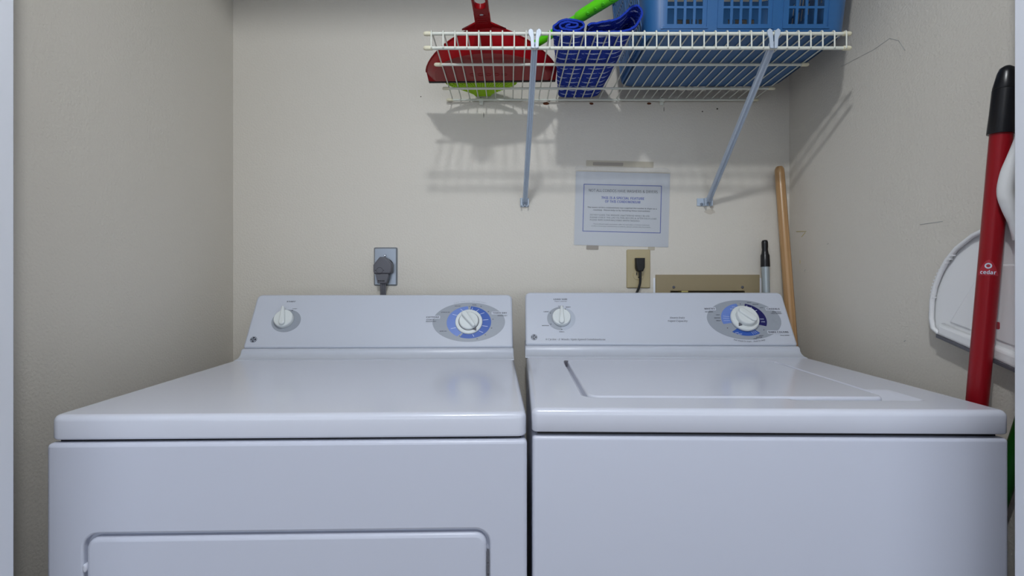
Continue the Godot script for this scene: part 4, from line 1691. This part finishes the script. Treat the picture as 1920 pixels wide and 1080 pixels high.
func washer_box() -> void:
	# recessed supply box: almond frame on the wall, cavity behind
	var t := thing("supply_box", "almond plastic recessed washer supply box low on the back wall behind the washer", "supply box", P(0.587, -0.127, WALL_D))
	var st := ST()
	frame(st, rrect(0.307, 0.2950, 0.002, 3), rrect(0.220, 0.1950, 0.002, 3, Vector2(-0.0008, 0.0020)), 0.0, 0.0065, 0.0015, 0.001)
	part("flange", fin(st), "almond_dark", t)
	st = ST()
	box(st, Vector3(-0.113, -0.099, -0.085), Vector3(0.112, 0.101, -0.082))
	box(st, Vector3(-0.115, -0.099, -0.085), Vector3(-0.111, 0.101, 0.001))
	box(st, Vector3(0.110, -0.099, -0.085), Vector3(0.114, 0.101, 0.001))
	box(st, Vector3(-0.115, 0.0995, -0.085), Vector3(0.114, 0.103, 0.001))
	box(st, Vector3(-0.115, -0.101, -0.085), Vector3(0.114, -0.096, 0.001))
	part("cavity", fin(st), "almond_dark", t)
	for x in [-0.1010, 0.1020]:
		st = ST()
		lathe(st, [[0.0042, 0.0063], [0.0040, 0.0078], [0.0025, 0.0084]], 14, Transform3D(Basis(), Vector3(x, 0.1105, 0)))
		part("screw", fin(st), "plug_gray", t)
	st = ST()
	box(st, Vector3(-0.078, 0.0955, -0.03), Vector3(-0.058, 0.0993, 0.0055))
	part("yellow_tag", fin(st), "yellow_mark", t)
	for q in [[-0.157, 0.005], [0.158, 0.007]]:
		st = ST()
		box(st, Vector3(q[0] - q[1] / 2, -0.10, 0.0), Vector3(q[0] + q[1] / 2, 0.138, 0.0012))
		part("caulk_edge", fin(st), "trim_paint", t)


func poles() -> void:
	# wooden broomstick in the right corner
	var a := P(0.7865, 0.334, 1.492)
	var b := P(0.7890, -1.100, 1.300)
	var t := thing("wooden_broomstick", "varnished wooden broomstick leaning in the right rear corner", "broom", b)
	var st := ST()
	var u := (a - b)
	tube(st, [Vector3.ZERO, u * 0.3, u * 0.6, u * 0.985, u * 0.995, u], [0.0145, 0.0145, 0.0138, 0.0132, 0.0125, 0.009], 24, true, true)
	part("stick", fin(st), "wood", t)
	# grey pole with a black tip
	a = P(0.743, 0.121, 1.490)
	b = P(0.752, -1.100, 1.445)
	u = a - b
	t = thing("grey_broom_pole", "light grey metal pole with black tip standing behind the washer's right corner", "broom", b)
	st = ST()
	var at := func(k: float) -> Vector3: return u * (1.0 - k / u.length())
	tube(st, [Vector3.ZERO, at.call(0.075)], 0.0108, 20)
	part("tube", fin(st), "pole_gray", t)
	st = ST()
	tube(st, [at.call(0.078), at.call(0.045), at.call(0.040), at.call(0.028), at.call(0.020), at.call(0.006), at.call(0.001), at.call(0.0)], [0.0128, 0.0122, 0.0098, 0.0080, 0.0088, 0.0088, 0.0070, 0.0020], 20)
	part("tip", fin(st), "black_plastic", t, "black hanging tip")
	# red pole with black grip by the right wall
	a = P(0.8003, 0.3467, 0.8225)
	b = P(0.7525, -1.095, 0.9112)
	u = a - b
	t = thing("red_mop_pole", "red mop pole with black grip leaning on the right wall beside the washer", "mop", b)
	st = ST()
	var n := u.normalized()
	var l := u.length()
	tube(st, [Vector3.ZERO, n * (l - 0.10)], 0.0148, 28)
	part("tube", fin(st), "pole_red", t)
	st = ST()
	tube(st, [n * (l - 0.1080), n * (l - 0.1060), n * (l - 0.075), n * (l - 0.0375)], [0.0182, 0.0184, 0.0172, 0.0165], 28)
	tube(st, [n * (l - 0.0370), n * (l - 0.0350), n * (l - 0.012), n * (l - 0.004), n * l], [0.0158, 0.0162, 0.0122, 0.0095, 0.004], 28)
	part("grip", fin(st), "black_plastic", t, "black grip")
	# sticker wrapped on the pole, facing the hall
	var m := l - 0.3250
	var bz := Vector3(-0.74, 0, 0.67)
	bz = (bz - n * bz.dot(n)).normalized()
	var bx := n.cross(bz)
	var wrap := func(x: float, y: float, lift: float) -> Vector3:
		var ang := x / 0.0149
		return n * (m + y) + (bz * cos(ang) + bx * sin(ang)) * (0.0149 + lift)
	st = ST()
	st.set_smooth_group(0)
	for j in 12:
		var y0 := -0.0125 + 0.026 * j / 12.0
		var y1 := -0.0125 + 0.026 * (j + 1) / 12.0
		var h0 := 0.0145 * pow(1.0 - j / 12.0, 0.6)
		var h1 := 0.0145 * pow(1.0 - (j + 1) / 12.0, 0.6)
		for k in 8:
			var p := []
			for q in [[k, h0, y0], [k + 1, h0, y0], [k + 1, h1, y1], [k, h1, y1]]:
				p.append(wrap.call((q[0] / 4.0 - 1.0) * q[1], q[2], 0.0002))
			quad(st, p[0], p[1], p[2], p[3])
	var sk := part("sticker", fin(st), "sticker_red", t, "lighter red brand sticker")
	st = ST()
	var fx := Transform3D(Basis(bx, n, bz), n * m + bz * 0.0149)
	band(st, Vector2(0.0, 0.0035), Vector2(0.0046, 0.0046), Vector2(0.0026, 0.0026), 0, 360, 0.0006, fx, 24)
	letter(st, "cedar", "bold", Vector2(0.0005, -0.0068), 0.0190, 0.0066, 0.0008, fx)
	part("sticker_lettering", fin(st), "print_white", sk)


func white_dustpan() -> void:
	# hangs flat on the right wall; local plane: x towards the lens, y up, z out of the wall
	var xw := 0.8300
	var t := thing("white_dustpan", "white plastic dustpan hanging on the right wall behind the red pole", "dustpan", P(xw, 0.0, 0.84))
	var px := Basis(Vector3(0, 0, 1), Vector3(0, 1, 0), Vector3(-1, 0, 0))
	var xf := Transform3D(px, Vector3.ZERO)
	var at := func(d: float, y: float) -> Vector2: return Vector2(0.84 - d, y)
	var o := PackedVector2Array()
	# counter-clockwise in (towards the lens, up): lip far end, lip near end, shoulders, neck, far side
	for q in [[0.966, -0.0986], [0.900, -0.1165], [0.800, -0.1430], [0.715, -0.1640], [0.700, -0.140], [0.698, -0.090], [0.708, -0.035], [0.727, 0.005], [0.755, 0.040], [0.770, 0.055], [0.786, 0.075], [0.792, 0.100], [0.838, 0.105], [0.850, 0.094], [0.866, 0.089], [0.893, 0.080], [0.925, 0.060], [0.945, 0.040], [0.960, 0.016], [0.972, -0.010], [0.9785, -0.035], [0.9805, -0.070], [0.977, -0.088]]:
		o.append(at.call(q[0], q[1]))
	var st := ST()
	slab(st, o, 0.012, 0.0155, 0.001, xf)
	var pn := part("pan", fin(st), "white_plastic", t)
	# raised rim on all sides but the lip
	st = ST()
	var rim := []
	for k in range(3, o.size()):
		rim.append(xf * Vector3(o[k].x, o[k].y, 0.022))
	rim.append(xf * Vector3(o[0].x, o[0].y, 0.018))
	tube(st, rim, 0.0042, 8)
	for k in rim.size() - 1:
		st.set_smooth_group(-1)
		var b0: Vector3 = rim[k]
		var b1: Vector3 = rim[k + 1]
		var dn := Vector3(0.010, 0, 0)
		quad(st, b0, b1, b1 + dn, b0 + dn)
		quad(st, b1, b0, b0 + dn, b1 + dn)
	part("rim", fin(st), "white_plastic", t)
	# raised floor: a tapering step in the middle of the pan, and the bevelled lip
	st = ST()
	var step := PackedVector2Array([at.call(0.945, -0.075), at.call(0.715, -0.130), at.call(0.745, -0.005), at.call(0.790, 0.028), at.call(0.868, 0.028), at.call(0.895, 0.000)])
	slab(st, step, 0.015, 0.0185, 0.003, xf)
	part("floor_step", fin(st), "white_plastic", t)
	st = ST()
	var lip := PackedVector2Array([at.call(0.966, -0.1000), at.call(0.715, -0.1654), at.call(0.716, -0.142), at.call(0.960, -0.078)])
	slab(st, lip, 0.012, 0.026, 0.006, xf)
	part("lip", fin(st), "white_plastic", t)
	st = ST()
	slab(st, PackedVector2Array([at.call(0.967, -0.1055), at.call(0.715, -0.1715), at.call(0.715, -0.1648), at.call(0.967, -0.0988)]), 0.010, 0.025, 0.001, xf)
	part("lip_edge", fin(st), "plug_gray", t, "grey lip edge")
	# comb teeth on the far side
	st = ST()
	for k in 13:
		var f := k / 12.0
		var y := lerpf(-0.030, 0.048, f)
		var dd := 0.9795 - 0.042 * pow(f, 1.9)
		var c: Vector2 = at.call(dd + 0.002, y)
		box(st, Vector3(c.x + 0.002, c.y - 0.0015, 0.018), Vector3(c.x + 0.0085, c.y + 0.0015, 0.0255), xf)
	part("comb_teeth", fin(st), "white_plastic", t)
	# handle: bent away from the wall, then up to its hanging loop
	st = ST()
	var h := [at3(0.806, 0.070, 0.020), at3(0.806, 0.095, 0.030), at3(0.807, 0.120, 0.042), at3(0.807, 0.142, 0.048), at3(0.803, 0.170, 0.046), at3(0.797, 0.195, 0.040), at3(0.792, 0.225, 0.032), at3(0.790, 0.250, 0.026)]
	var hp := []
	var hr := [0.0140, 0.0115, 0.0105, 0.0105, 0.0110, 0.0115, 0.0115, 0.0080]
	var rr := []
	for k in h.size() - 1:
		for q in 5:
			var f := q / 5.0
			var a: Vector3 = h[maxi(k - 1, 0)]
			var b: Vector3 = h[mini(k + 2, h.size() - 1)]
			hp.append(xf * h[k].cubic_interpolate(h[k + 1], a, b, f))
			rr.append(lerpf(hr[k], hr[k + 1], f))
	hp.append(xf * h[-1])
	rr.append(hr[-1])
	tube(st, hp, rr, 20)
	part("handle", fin(st), "white_plastic", t)
	st = ST()
	slab(st, rrect(0.012, 0.012, 0.002, 2, at.call(0.853, -0.073)), 0.0183, 0.0190, 0.0, xf)
	part("sticker", fin(st), "sticker_red", t, "small red sticker")
	# the hook it hangs on
	var hk := thing("wall_hook", "small clear wall hook above the white dustpan on the right wall", "hook", P(0.831, 0.262, 0.815))
	st = ST()
	rbox(st, Vector3(-0.003, -0.016, -0.009), Vector3(0.0, 0.016, 0.009), 0.001)
	tube(st, [Vector3(-0.002, 0.004, 0), Vector3(-0.012, 0.000, 0), Vector3(-0.016, 0.004, 0), Vector3(-0.016, 0.010, 0)], 0.0025, 8)
	part("hook_body", fin(st), "white_plastic", hk)
	var _unused := pn


func at3(d: float, y: float, z: float) -> Vector3:
	return Vector3(0.84 - d, y, z)


func green_pole() -> void:
	# only a slanting bit shows between the washer and the door frame
	var a := P(0.803, -0.1900, 0.7890)
	var b := P(0.803, -1.1050, 1.0634)
	var t := thing("green_pole", "dark green pole slanting in the gap between washer and right door frame", "pole", b)
	var st := ST()
	tube(st, [Vector3.ZERO, (a - b) * 0.985, a - b], [0.0125, 0.0125, 0.008], 24)
	part("pole_tube", fin(st), "green_dark", t)
